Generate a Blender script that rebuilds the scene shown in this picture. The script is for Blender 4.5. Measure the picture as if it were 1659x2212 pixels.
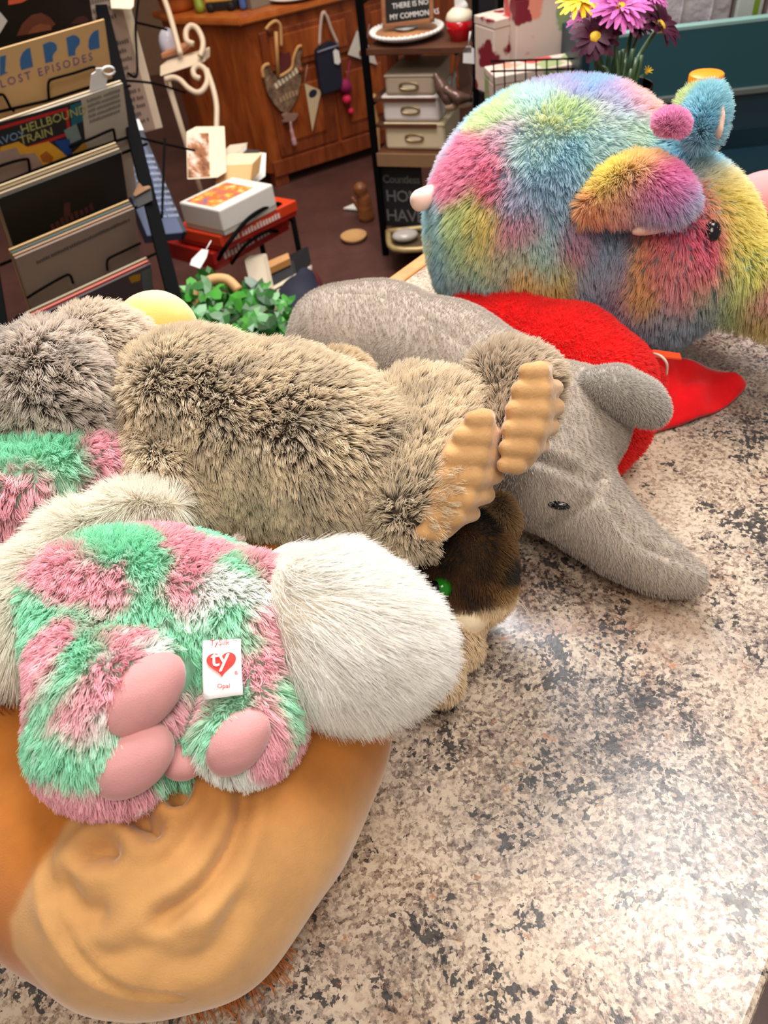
import bpy, bmesh, math, random
import numpy as np
from mathutils import Vector, Matrix, kdtree, bvhtree, noise as mnoise

for o in list(bpy.data.objects):
    bpy.data.objects.remove(o)
SC = bpy.context.scene
COL = SC.collection
rng = np.random.default_rng(7)
random.seed(7)

# ---------------------------------------------------------------- camera, world, lights, exposure
FPX, CAMH = 1600.0, 0.45                     # counter top is z = 0, the floor is z = -0.92
PITCH, ROLL = math.radians(45), math.radians(8.2)
FW = np.array([0, math.cos(PITCH), -math.sin(PITCH)])
_R0 = np.array([1.0, 0, 0]); _U0 = np.array([0, math.sin(PITCH), math.cos(PITCH)])
RT = math.cos(ROLL) * _R0 - math.sin(ROLL) * _U0
UP = math.cos(ROLL) * _U0 + math.sin(ROLL) * _R0
CAM = np.array([0, 0, CAMH])
FLOOR = -0.92

cd = bpy.data.cameras.new('camera')
cam = bpy.data.objects.new('camera', cd); COL.objects.link(cam)
m = Matrix.Identity(4)
for i in range(3):
    m[i][0], m[i][1], m[i][2], m[i][3] = RT[i], UP[i], -FW[i], CAM[i]
cam.matrix_world = m
cd.sensor_fit = 'VERTICAL'; cd.sensor_height = 36; cd.lens = FPX / 2212 * 36
cd.clip_start = 0.02
cd.dof.use_dof = True; cd.dof.focus_distance = 0.45; cd.dof.aperture_fstop = 14
SC.camera = cam

w = bpy.data.worlds.new('world'); SC.world = w; w.use_nodes = True
w.node_tree.nodes['Background'].inputs[0].default_value = (1.0, 0.93, 0.86, 1)
w.node_tree.nodes['Background'].inputs[1].default_value = 0.3


def lamp(name, loc, target, size, power, col, sy=None):
    l = bpy.data.lights.new(name, 'AREA'); l.size = size; l.energy = power; l.color = col
    if sy: l.shape = 'RECTANGLE'; l.size_y = sy
    o = bpy.data.objects.new(name, l); COL.objects.link(o); o.location = loc
    o.rotation_euler = (Vector(target) - Vector(loc)).to_track_quat('-Z', 'Y').to_euler()
    return o


lamp('ceiling_lamp_back', (0.1, 1.75, 1.65), (0.0, 0.45, 0), 0.8, 46, (0.95, 0.96, 1.0))
lamp('ceiling_lamp_right', (0.72, 0.62, 1.85), (0.15, 0.15, 0), 0.6, 17, (1.0, 0.95, 0.9))
lamp('ceiling_lamp_front', (0.1, -0.5, 1.7), (-0.05, 0.35, 0), 0.7, 15, (1.0, 0.89, 0.76))
lamp('ceiling_lamp_shop', (0.1, 2.6, 1.75), (0.0, 3.0, -0.9), 1.2, 34, (1.0, 0.86, 0.72))

SC.view_settings.view_transform = 'Standard'; SC.view_settings.look = 'None'
SC.view_settings.gamma = 1; SC.view_settings.use_curve_mapping = False
SC.view_settings.exposure = 0.3
SC.cycles.max_bounces = 6; SC.cycles.diffuse_bounces = 4; SC.cycles.glossy_bounces = 3
SC.cycles.transmission_bounces = 5; SC.cycles.transparent_max_bounces = 6


# ---------------------------------------------------------------- geometry helpers
def ray(u, v): return FW + (u - 829.5) / FPX * RT - (v - 1106) / FPX * UP
def W(u, v, z):
    k = ray(u, v); return CAM + k * ((z - CAMH) / k[2])          # point of a sight line at height z
def D(u, v, d): return CAM + d * ray(u, v)                       # ... at depth d
def Y(u, v, y):
    k = ray(u, v); return CAM + k * (y / k[1])
def dep(p): return float((np.asarray(p) - CAM) @ FW)
def unit(a):
    a = np.asarray(a, float); return a / (np.linalg.norm(a) + 1e-12)
def lin(h):
    if isinstance(h, str):
        h = h.lstrip('#'); c = [int(h[i:i + 2], 16) / 255 for i in (0, 2, 4)]
    else: c = [x / 255 for x in h]
    return tuple(x / 12.92 if x <= .04045 else ((x + .055) / 1.055) ** 2.4 for x in c)


def link(o, parent=None):
    COL.objects.link(o)
    if parent is not None:
        o.parent = parent
        if parent.parent is None:
            o.matrix_parent_inverse = parent.matrix_basis.inverted()
    return o


def tag(o, label, cat, group=None):
    o['label'] = label; o['category'] = cat
    if group: o['group'] = group
    return o


def thing(name, label, cat, loc, group=None):
    o = bpy.data.objects.new(name, None); o.empty_display_size = .02
    o.location = Vector([float(x) for x in loc]); COL.objects.link(o)
    o.matrix_basis = Matrix.Translation(o.location)
    return tag(o, label, cat, group)


def mesh_obj(name, V, Fc, mat, parent=None, smooth=True, label=None, kind=None):
    me = bpy.data.meshes.new(name)
    me.from_pydata([tuple(map(float, v)) for v in V], [], [tuple(int(i) for i in f) for f in Fc])
    if smooth: me.polygons.foreach_set('use_smooth', [True] * len(me.polygons))
    me.update()
    if mat: me.materials.append(mat)
    o = bpy.data.objects.new(name, me); link(o, parent)
    if label: o['label'] = label
    if kind: o['kind'] = kind
    return o


def bm_obj(name, bm, mat, parent=None, smooth=False, label=None, kind=None):
    bmesh.ops.recalc_face_normals(bm, faces=bm.faces)
    me = bpy.data.meshes.new(name); bm.to_mesh(me); bm.free()
    if smooth: me.polygons.foreach_set('use_smooth', [True] * len(me.polygons))
    if mat: me.materials.append(mat)
    o = bpy.data.objects.new(name, me); link(o, parent)
    if label: o['label'] = label
    if kind: o['kind'] = kind
    return o


def add_box(bm, o, a, b, c):
    o, a, b, c = [np.asarray(x, float) for x in (o, a, b, c)]
    vs = [bm.verts.new(Vector(o + i * a + j * b + k * c)) for k in (0, 1) for j in (0, 1) for i in (0, 1)]
    for q in ((0, 1, 3, 2), (4, 6, 7, 5), (0, 4, 5, 1), (2, 3, 7, 6), (0, 2, 6, 4), (1, 5, 7, 3)):
        bm.faces.new([vs[i] for i in q])


def box(name, o, a, b, c, mat, parent=None, bev=0.0, label=None, seg=2):
    """box from a corner and three edge vectors"""
    bm = bmesh.new(); add_box(bm, o, a, b, c)
    if bev: bmesh.ops.bevel(bm, geom=bm.edges[:], offset=bev, segments=seg, affect='EDGES', profile=.5)
    return bm_obj(name, bm, mat, parent, False, label)


def prism(name, pts, thick, mat, parent=None, bev=0, label=None):
    """closed outline in 3-D pushed along the vector thick"""
    bm = bmesh.new(); pts = [np.asarray(p, float) for p in pts]; t = np.asarray(thick, float)
    A = [bm.verts.new(Vector(p)) for p in pts]; B = [bm.verts.new(Vector(p + t)) for p in pts]
    n = len(pts)
    bm.faces.new(A); bm.faces.new(B[::-1])
    for i in range(n): bm.faces.new([A[i], B[i], B[(i + 1) % n], A[(i + 1) % n]])
    if bev: bmesh.ops.bevel(bm, geom=bm.edges[:], offset=bev, segments=2, affect='EDGES')
    return bm_obj(name, bm, mat, parent, False, label)


def tube_data(pts, r, n=8, closed=False):
    P = np.array([np.asarray(p, float) for p in pts]); m_ = len(P)
    rr = np.full(m_, r) if np.isscalar(r) else np.asarray(r, float)
    if closed: T = np.roll(P, -1, 0) - np.roll(P, 1, 0)
    else: T = np.gradient(P, axis=0)
    T /= np.linalg.norm(T, axis=1)[:, None] + 1e-12
    a = np.array([0, 0, 1.0]) if abs(T[0][2]) < .9 else np.array([1.0, 0, 0])
    N = unit(np.cross(T[0], a)); V = []
    ang = np.linspace(0, 2 * math.pi, n, endpoint=False)
    for i in range(m_):
        N = unit(N - T[i] * (N @ T[i])); B = np.cross(T[i], N)
        V += list(P[i] + rr[i] * (np.cos(ang)[:, None] * N + np.sin(ang)[:, None] * B))
    Fc = []
    for i in range(m_ if closed else m_ - 1):
        j = (i + 1) % m_
        for k in range(n):
            l = (k + 1) % n
            Fc.append((i * n + k, i * n + l, j * n + l, j * n + k))
    if not closed: Fc += [tuple(range(n))[::-1], tuple(range((m_ - 1) * n, m_ * n))]
    return V, Fc


def tube(name, pts, r, mat, parent=None, n=8, closed=False, label=None):
    V, Fc = tube_data(pts, r, n, closed)
    return mesh_obj(name, V, Fc, mat, parent, True, label)


def tubes(name, lists, r, mat, parent=None, n=6, label=None):
    V, Fc = [], []
    for pts in lists:
        v, f = tube_data(pts, r, n); o = len(V); V += v; Fc += [tuple(i + o for i in q) for q in f]
    return mesh_obj(name, V, Fc, mat, parent, True, label)


def spline(pts, n=8):
    """Catmull-Rom through points"""
    P = [np.asarray(p, float) for p in pts]; P = [2 * P[0] - P[1]] + P + [2 * P[-1] - P[-2]]
    out = []
    for i in range(1, len(P) - 2):
        for t in np.linspace(0, 1, n, endpoint=False):
            a, b, c, d = P[i - 1:i + 3]
            out.append(.5 * ((2 * b) + (-a + c) * t + (2 * a - 5 * b + 4 * c - d) * t ** 2 + (-a + 3 * b - 3 * c + d) * t ** 3))
    return out + [P[-2]]


def lathe(name, prof, base, mat, parent=None, n=28, axis=(0, 0, 1), label=None, squash=None):
    """profile (radius, height) turned about an axis through base"""
    ax = unit(axis); x = unit(np.cross(ax, (0, 1, .01))); y = np.cross(ax, x); b = np.asarray(base, float)
    if squash is not None: x, y = [np.asarray(q, float) for q in squash]
    V, Fc = [], []
    for r, h in prof:
        for k in range(n):
            a = 2 * math.pi * k / n
            V.append(b + ax * h + r * (math.cos(a) * x + math.sin(a) * y))
    for i in range(len(prof) - 1):
        for k in range(n):
            l = (k + 1) % n; Fc.append((i * n + k, i * n + l, (i + 1) * n + l, (i + 1) * n + k))
    Fc += [tuple(range(n))[::-1], tuple(range((len(prof) - 1) * n, len(prof) * n))]
    return mesh_obj(name, V, Fc, mat, parent, True, label)


def text(name, s, o, ax, ay, size, mat, parent=None, ext=0.0004, spacing=1.0, label=None):
    """lettering: baseline start o, along ax, up ay (unit vectors)"""
    c = bpy.data.curves.new('t', 'FONT'); c.body = s; c.size = size; c.extrude = ext; c.space_character = spacing
    c.resolution_u = 2
    t = bpy.data.objects.new('t', c); COL.objects.link(t)
    dg = bpy.context.evaluated_depsgraph_get(); dg.update()
    me = bpy.data.meshes.new_from_object(t.evaluated_get(dg))
    bpy.data.objects.remove(t)
    ax = unit(ax); ay = unit(np.asarray(ay) - ax * (ax @ np.asarray(ay))); az = np.cross(ax, ay)
    M = Matrix(((ax[0], ay[0], az[0], o[0]), (ax[1], ay[1], az[1], o[1]), (ax[2], ay[2], az[2], o[2]), (0, 0, 0, 1)))
    me.transform(M); me.name = name; me.materials.clear(); me.materials.append(mat)
    ob = bpy.data.objects.new(name, me); link(ob, parent)
    if label: ob['label'] = label
    return ob


# ---------------------------------------------------------------- soft shapes: distance fields -> quads
def ball(c, r, k=.012): return ('b', np.asarray(c, float), r, k)
def ell(c, r, axes=None, k=.012):
    return ('e', np.asarray(c, float), np.asarray(r, float), np.eye(3) if axes is None else np.array([unit(a) for a in axes]), k)
def chain(pts, rs, k=.012, k2=.02):
    return [('c', np.asarray(pts[i], float), np.asarray(pts[i + 1], float), rs[i], rs[i + 1], k if i == 0 else k2) for i in range(len(pts) - 1)]
def cut(e): return ('cut', e)


def _d(e, X):
    if e[0] == 'b': return np.linalg.norm(X - e[1], axis=-1) - e[2]
    if e[0] == 'e':
        q = (X - e[1]) @ e[3].T
        k0 = np.linalg.norm(q / e[2], axis=-1); k1 = np.linalg.norm(q / e[2] ** 2, axis=-1) + 1e-9
        return k0 * (k0 - 1) / k1
    a, b, r1, r2 = e[1:5]; ab = b - a
    t = np.clip(((X - a) @ ab) / (ab @ ab + 1e-12), 0, 1)
    return np.linalg.norm(X - a - t[..., None] * ab, axis=-1) - (r1 + (r2 - r1) * t)


def _bound(e):
    if e[0] == 'b': return e[1] - e[2], e[1] + e[2]
    if e[0] == 'e':
        m_ = max(e[2]); return e[1] - m_, e[1] + m_
    return np.minimum(e[1] - e[3], e[2] - e[4]), np.maximum(e[1] + e[3], e[2] + e[4])


def field(els, X):
    d = None
    for e in els:
        if e[0] == 'cut':
            c = -_d(e[1], X); k = e[1][-1]
            h = np.clip(.5 - .5 * (d - c) / k, 0, 1); d = d * (1 - h) + c * h + k * h * (1 - h); continue
        q = _d(e, X); k = e[-1]
        if d is None: d = q
        else:
            h = np.clip(.5 + .5 * (q - d) / k, 0, 1); d = q * (1 - h) + d * h - k * h * (1 - h)
    return d


def soft(els, vox=.004, warp=None, zmin=None):
    flat = []
    for e in els: flat += e if isinstance(e, list) else [e]
    bs = [_bound(e) for e in flat if e[0] != 'cut']
    lo = np.min([b[0] for b in bs], 0) - 3 * vox - .006; hi = np.max([b[1] for b in bs], 0) + 3 * vox + .006
    n = np.ceil((hi - lo) / vox).astype(int) + 1
    g = [lo[i] + vox * np.arange(n[i]) for i in range(3)]
    X = np.stack(np.meshgrid(*g, indexing='ij'), -1)
    if warp is not None: X2 = X + warp(X)
    else: X2 = X
    d = field(flat, X2).astype(np.float32)
    if zmin is not None: d = np.maximum(d, zmin - X[..., 2])
    s = d < 0
    c = np.zeros(tuple(n - 1), np.int8)
    for i in (0, 1):
        for j in (0, 1):
            for k in (0, 1): c += s[i:n[0] - 1 + i, j:n[1] - 1 + j, k:n[2] - 1 + k]
    act = (c > 0) & (c < 8)
    I = np.argwhere(act); idx = -np.ones(act.shape, np.int64); idx[act] = np.arange(len(I))
    acc = np.zeros((len(I), 3)); cnt = np.zeros(len(I))
    cor = [(i, j, k) for i in (0, 1) for j in (0, 1) for k in (0, 1)]
    val = {q: d[I[:, 0] + q[0], I[:, 1] + q[1], I[:, 2] + q[2]] for q in cor}
    for a in cor:
        for ax in range(3):
            if a[ax]: continue
            b = list(a); b[ax] = 1; b = tuple(b)
            va, vb = val[a], val[b]; x = (va < 0) != (vb < 0)
            t = np.where(x, va / np.where(x, va - vb, 1), 0)
            p = np.array(a, float)[None].repeat(len(I), 0); p[:, ax] += t
            acc += p * x[:, None]; cnt += x
    V = lo + vox * (I + acc / cnt[:, None])
    Fc = []
    for ax in range(3):
        b, c2 = [(1, 2), (2, 0), (0, 1)][ax]
        sl0 = [slice(None)] * 3; sl1 = [slice(None)] * 3
        sl0[ax] = slice(0, -1); sl1[ax] = slice(1, None)
        x = s[tuple(sl0)] != s[tuple(sl1)]
        E = np.argwhere(x); E = E[(E[:, b] > 0) & (E[:, c2] > 0) & (E[:, b] < n[b] - 1) & (E[:, c2] < n[c2] - 1)]
        def at(db, dc):
            q = E.copy(); q[:, b] -= db; q[:, c2] -= dc
            return idx[q[:, 0], q[:, 1], q[:, 2]]
        q = np.stack([at(1, 1), at(0, 1), at(0, 0), at(1, 0)], 1)
        fl = s[E[:, 0], E[:, 1], E[:, 2]]
        q[~fl] = q[~fl][:, ::-1]
        Fc.append(q)
    Fc = np.concatenate(Fc)
    # one relaxation pass
    for _ in range(2):
        acc = np.zeros_like(V); cn = np.zeros(len(V))
        for a, b in ((0, 1), (1, 2), (2, 3), (3, 0)):
            np.add.at(acc, Fc[:, a], V[Fc[:, b]]); np.add.at(cn, Fc[:, a], 1)
            np.add.at(acc, Fc[:, b], V[Fc[:, a]]); np.add.at(cn, Fc[:, b], 1)
        V = .5 * V + .5 * acc / cn[:, None]
    return V, Fc


def vnormals(V, Fc):
    a = V[Fc[:, 2]] - V[Fc[:, 0]]; b = V[Fc[:, 3]] - V[Fc[:, 1]]
    fn = np.cross(a, b); N = np.zeros_like(V)
    for i in range(4): np.add.at(N, Fc[:, i], fn)
    return N / (np.linalg.norm(N, axis=1)[:, None] + 1e-12)


_ph = np.random.default_rng(3).uniform(0, 6.28, (40, 3)); _dr = np.random.default_rng(4).normal(size=(40, 3))
_dr /= np.linalg.norm(_dr, axis=1)[:, None]
def wav(X, wl, seed=0, n=6):
    """cheap smooth noise, about -1..1, wavelength wl"""
    o = np.zeros(X.shape[:-1])
    for i in range(n):
        j = (i + seed * 7) % 40
        o += np.sin((X @ _dr[j]) * 6.283 / wl * (0.7 + .13 * i) + _ph[j, 0])
    return o / n * 1.6


def put_color(me, cols, name='col'):
    a = me.attributes.new(name, 'FLOAT_COLOR', 'POINT')
    c = np.ones((len(me.vertices), 4), np.float32); c[:, :3] = cols
    a.data.foreach_set('color', c.ravel())


def soft_obj(name, els, mat, parent, vox=.004, warp=None, colf=None, zmin=None, label=None, disp=None):
    V, Fc = soft(els, vox, warp, zmin)
    if disp is not None:
        V = V + vnormals(V, Fc) * disp(V)[:, None]
    me = bpy.data.meshes.new(name)
    me.vertices.add(len(V)); me.vertices.foreach_set('co', V.astype(np.float32).ravel())
    me.loops.add(len(Fc) * 4); me.loops.foreach_set('vertex_index', Fc.astype(np.int32).ravel())
    me.polygons.add(len(Fc)); me.polygons.foreach_set('loop_start', np.arange(0, len(Fc) * 4, 4, dtype=np.int32))
    me.polygons.foreach_set('use_smooth', np.ones(len(Fc), bool))
    me.update(calc_edges=True); me.validate()
    if mat: me.materials.append(mat)
    o = bpy.data.objects.new(name, me); link(o, parent)
    if label: o['label'] = label
    if colf is not None: put_color(me, colf(V))
    o_data[o.name] = (V, Fc)
    return o


o_data = {}
def arr(o): return o_data[o.name]


def hit(o, u, v):
    V, Fc = arr(o)
    if o.name not in _bvh: _bvh[o.name] = bvhtree.BVHTree.FromPolygons([tuple(p) for p in V.tolist()], [tuple(q) for q in Fc.tolist()])
    h = _bvh[o.name].ray_cast(Vector(CAM), Vector(ray(u, v)).normalized())
    if h[0] is None:
        h = _bvh[o.name].find_nearest(Vector(CAM + ray(u, v) * dep(V.mean(0))))
    return np.array(h[0]), np.array(h[1])
_bvh = {}
def HB(o, u, v, off, px, k=.012):
    p, n = hit(o, u, v); p = p + n * off; return p, px * dep(p) / FPX


def dye(o, pts, s=.012, amp=.006, wl=.03):
    """dye patches anchored on the cloth: returns colour(points)"""
    A = np.array([hit(o, u, v)[0] for u, v, c in pts]); Cc = np.array([lin(c) for u, v, c in pts])
    def f(X):
        X = X + amp * np.stack([wav(X, wl, 1), wav(X, wl, 2), wav(X, wl, 3)], -1)
        out = np.empty((len(X), 3))
        for i in range(0, len(X), 20000):
            d2 = ((X[i:i + 20000, None] - A[None]) ** 2).sum(-1)
            q = np.exp(-(d2 - d2.min(1)[:, None]) / (2 * s * s)); q /= q.sum(1)[:, None]
            out[i:i + 20000] = q @ Cc
        return out
    return f


def fur(o, n, length, mat, colf, rad=.00025, comb=(0, 0, 0), comb_w=.6, grav=.3, clump=0, clump_w=.7, jit=.25,
        lenf=None, mask=None, pts=4, curl=0, zmax_down=-.75, name='fur', field_f=None, gam=.68, push=False):
    """hair strands rooted on o, as one curves object under it"""
    V, Fc = arr(o); N = vnormals(V, Fc)
    a, b, c, d = [V[Fc[:, i]] for i in range(4)]
    ar = np.linalg.norm(np.cross(c - a, d - b), axis=1)
    fi = rng.choice(len(Fc), n, p=ar / ar.sum()); s, t = rng.random((2, n))
    w4 = np.stack([(1 - s) * (1 - t), s * (1 - t), s * t, (1 - s) * t], 1)
    P = (V[Fc[fi]] * w4[..., None]).sum(1); Nn = (N[Fc[fi]] * w4[..., None]).sum(1)
    keep = Nn[:, 2] > zmax_down
    if mask is not None: keep &= mask(P)
    P, Nn = P[keep], Nn[keep]; n = len(P)
    Nn /= np.linalg.norm(Nn, axis=1)[:, None]
    cb = np.tile(np.asarray(comb, float), (n, 1)) if field_f is None else field_f(P)
    N0 = Nn
    if push:
        dn = (cb * Nn).sum(1)[:, None]; Nn = Nn - np.minimum(0, dn) * cb * 1.1
    else: cb = cb - Nn * (cb * Nn).sum(1)[:, None]
    nz = np.linalg.norm(cb, axis=1)[:, None]; cb = cb / (nz + 1e-9) * np.minimum(nz, 1)
    J = np.stack([wav(P, .035, 4), wav(P, .035, 5), wav(P, .035, 6)], 1) * .5
    Dr = Nn + comb_w * cb + jit * (rng.normal(size=(n, 3)) * .6 + J)
    Dr /= np.linalg.norm(Dr, axis=1)[:, None]
    L = length * rng.uniform(.7, 1.1, n)
    if lenf is not None: L = L * lenf(P)
    tt = np.linspace(0, 1, pts)
    Q = P[:, None] + Dr[:, None] * (L[:, None] * tt)[..., None]
    bend = np.array([0, 0, -grav]) + cb * comb_w * .4
    bend = bend - Nn * np.minimum(0, (bend * Nn).sum(1))[:, None] * .8
    Q += bend[:, None] * (L[:, None] * tt ** 2)[..., None]
    if curl:
        e1 = np.cross(Dr, rng.normal(size=(n, 3))); e1 /= np.linalg.norm(e1, axis=1)[:, None]
        Q += e1[:, None] * (L[:, None] * curl * np.sin(tt * 4.5) * tt)[..., None]
    if clump:
        ns = max(4, n // clump); kd = kdtree.KDTree(ns); ids = rng.choice(n, ns, replace=False)
        for i, q in enumerate(ids): kd.insert(P[q], i)
        kd.balance()
        own = np.array([ids[kd.find(p)[1]] for p in P.tolist()])
        cw = clump_w * rng.uniform(.5, 1, n)
        Q = Q + (Q[own] - Q) * (cw[:, None] * tt ** 1.2)[..., None]
    Cv = bpy.data.hair_curves.new(name); Cv.add_curves([pts] * n)
    Cv.attributes['position'].data.foreach_set('vector', Q.astype(np.float32).ravel())
    ra = Cv.attributes.get('radius') or Cv.attributes.new('radius', 'FLOAT', 'POINT')
    ra.data.foreach_set('value', np.tile(rad * (1 - .75 * tt ** 2), n).astype(np.float32))
    ca = Cv.attributes.new('col', 'FLOAT_COLOR', 'CURVE')
    cc = np.ones((n, 4), np.float32); cc[:, :3] = np.clip(np.clip(colf(P), 0, 1) ** gam * rng.uniform(.85, 1.12, n)[:, None], 0, 1)
    ca.data.foreach_set('color', cc.ravel())
    Cv.materials.append(mat)
    f = bpy.data.objects.new(name, Cv); link(f, o); f['kind'] = 'stuff'
    return f


def const(c):
    c = np.array(lin(c)); return lambda X: np.tile(c, (len(X), 1))


# ---------------------------------------------------------------- materials
class NT:
    def __init__(s, name):
        s.m = bpy.data.materials.new(name); s.m.use_nodes = True; s.t = s.m.node_tree
        s.b = s.t.nodes['Principled BSDF']
    def n(s, typ, **kw):
        q = s.t.nodes.new(typ)
        for k, v in kw.items():
            if k.startswith('i_'): q.inputs[k[2:].replace('_', ' ')].default_value = v
            else: setattr(q, k, v)
        return q
    def l(s, a, b): s.t.links.new(a, b)
    def coord(s): return s.n('ShaderNodeTexCoord').outputs['Object']
    def noise(s, sc, det=4, rough=.55, vec=None, dist=0):
        q = s.n('ShaderNodeTexNoise'); q.inputs['Scale'].default_value = sc; q.inputs['Detail'].default_value = det
        q.inputs['Roughness'].default_value = rough; q.inputs['Distortion'].default_value = dist
        s.l(vec if vec is not None else s.coord(), q.inputs['Vector']); return q.outputs['Fac']
    def ramp(s, fac, stops, mode='LINEAR'):
        q = s.n('ShaderNodeValToRGB'); e = q.color_ramp.elements; q.color_ramp.interpolation = mode
        while len(e) < len(stops): e.new(.5)
        for i, (p, c) in enumerate(stops):
            e[i].position = p; e[i].color = (*c, 1) if len(c) == 3 else c
        s.l(fac, q.inputs[0]); return q.outputs[0]
    def mix(s, fac, a, b, blend='MIX'):
        q = s.n('ShaderNodeMix', data_type='RGBA', blend_type=blend)
        for sock, v in ((q.inputs[0], fac), (q.inputs[6], a), (q.inputs[7], b)):
            if isinstance(v, (int, float)): sock.default_value = v
            elif isinstance(v, tuple): sock.default_value = (*v, 1)
            else: s.l(v, sock)
        return q.outputs[2]
    def bump(s, h, st=.3, dist=.002):
        q = s.n('ShaderNodeBump'); q.inputs['Strength'].default_value = st; q.inputs['Distance'].default_value = dist
        s.l(h, q.inputs['Height']); s.l(q.outputs[0], s.b.inputs['Normal'])
    def set(s, **kw):
        for k, v in kw.items():
            k = k.replace('_', ' ')
            if isinstance(v, (int, float)): s.b.inputs[k].default_value = v
            elif isinstance(v, tuple): s.b.inputs[k].default_value = (*v, 1) if len(v) == 3 else v
            else: s.l(v, s.b.inputs[k])
        return s


_mc = {}
def plain(c, rough=.55, metal=0, name=None, vary=.12, sc=30, **kw):
    """one colour with faint procedural mottling"""
    key = (str(c), rough, metal, vary, sc, str(kw))
    if key in _mc: return _mc[key]
    t = NT(name or 'paint'); b = lin(c)
    col = t.mix(t.noise(sc, 3), tuple(x * (1 - vary) for x in b), tuple(min(1, x * (1 + vary)) for x in b))
    t.set(Base_Color=col, Roughness=rough, Metallic=metal, **kw); _mc[key] = t.m
    return t.m


def wood(c1, c2, rough=.35, stretch=(3, 3, 40), name='wood', sc=2.0):
    t = NT(name); mp = t.n('ShaderNodeMapping'); mp.inputs['Scale'].default_value = stretch
    t.l(t.coord(), mp.inputs[0])
    f = t.noise(sc, 6, .6, mp.outputs[0], .6); big = t.noise(3, 2)
    col = t.ramp(f, [(.3, lin(c1)), (.7, lin(c2))])
    col = t.mix(big, col, t.mix(1.0, col, (.72, .66, .6), 'MULTIPLY'))
    t.set(Base_Color=col, Roughness=rough); return t.m


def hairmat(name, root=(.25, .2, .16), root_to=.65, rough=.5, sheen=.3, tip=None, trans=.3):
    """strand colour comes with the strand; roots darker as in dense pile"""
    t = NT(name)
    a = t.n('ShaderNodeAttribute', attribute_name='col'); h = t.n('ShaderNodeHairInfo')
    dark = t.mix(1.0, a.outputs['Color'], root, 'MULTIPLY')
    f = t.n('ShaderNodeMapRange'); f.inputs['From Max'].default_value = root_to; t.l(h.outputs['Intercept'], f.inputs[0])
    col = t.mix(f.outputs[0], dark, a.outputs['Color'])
    if tip is not None:
        g = t.n('ShaderNodeMapRange'); g.inputs['From Min'].default_value = .6; g.inputs['To Max'].default_value = .6
        t.l(h.outputs['Intercept'], g.inputs[0]); col = t.mix(g.outputs[0], col, tip)
    t.set(Base_Color=col, Roughness=rough, Sheen_Weight=sheen, Specular_IOR_Level=.35)
    if trans:
        tr = t.n('ShaderNodeBsdfTranslucent'); t.l(col, tr.inputs[0]); mx = t.n('ShaderNodeMixShader'); mx.inputs[0].default_value = trans
        t.l(t.b.outputs[0], mx.inputs[1]); t.l(tr.outputs[0], mx.inputs[2]); t.l(mx.outputs[0], t.t.nodes['Material Output'].inputs[0])
    return t.m


def cloth(name, sheen=.4, rough=.9, bump=.25, sc=900, var=.1, c=None):
    """velour / minky cloth coloured by the mesh attribute (or c)"""
    t = NT(name)
    if c is None: base = t.n('ShaderNodeAttribute', attribute_name='col').outputs['Color']
    else: base = t.mix(0.0, lin(c), lin(c))
    nz = t.noise(sc, 2); pile = t.noise(45, 4, .6)
    col = t.mix(t.ramp(pile, [(.35, (1 - var, 1 - var, 1 - var)), (.65, (1, 1, 1))]), base, base)
    mul = t.ramp(pile, [(.3, (1 - var * 2,) * 3), (.7, (1, 1, 1))])
    col = t.mix(1.0, base, mul, 'MULTIPLY')
    t.set(Base_Color=col, Roughness=rough, Sheen_Weight=sheen, Sheen_Roughness=.4, Specular_IOR_Level=.2)
    t.bump(nz, bump, .0006); return t.m


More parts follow.
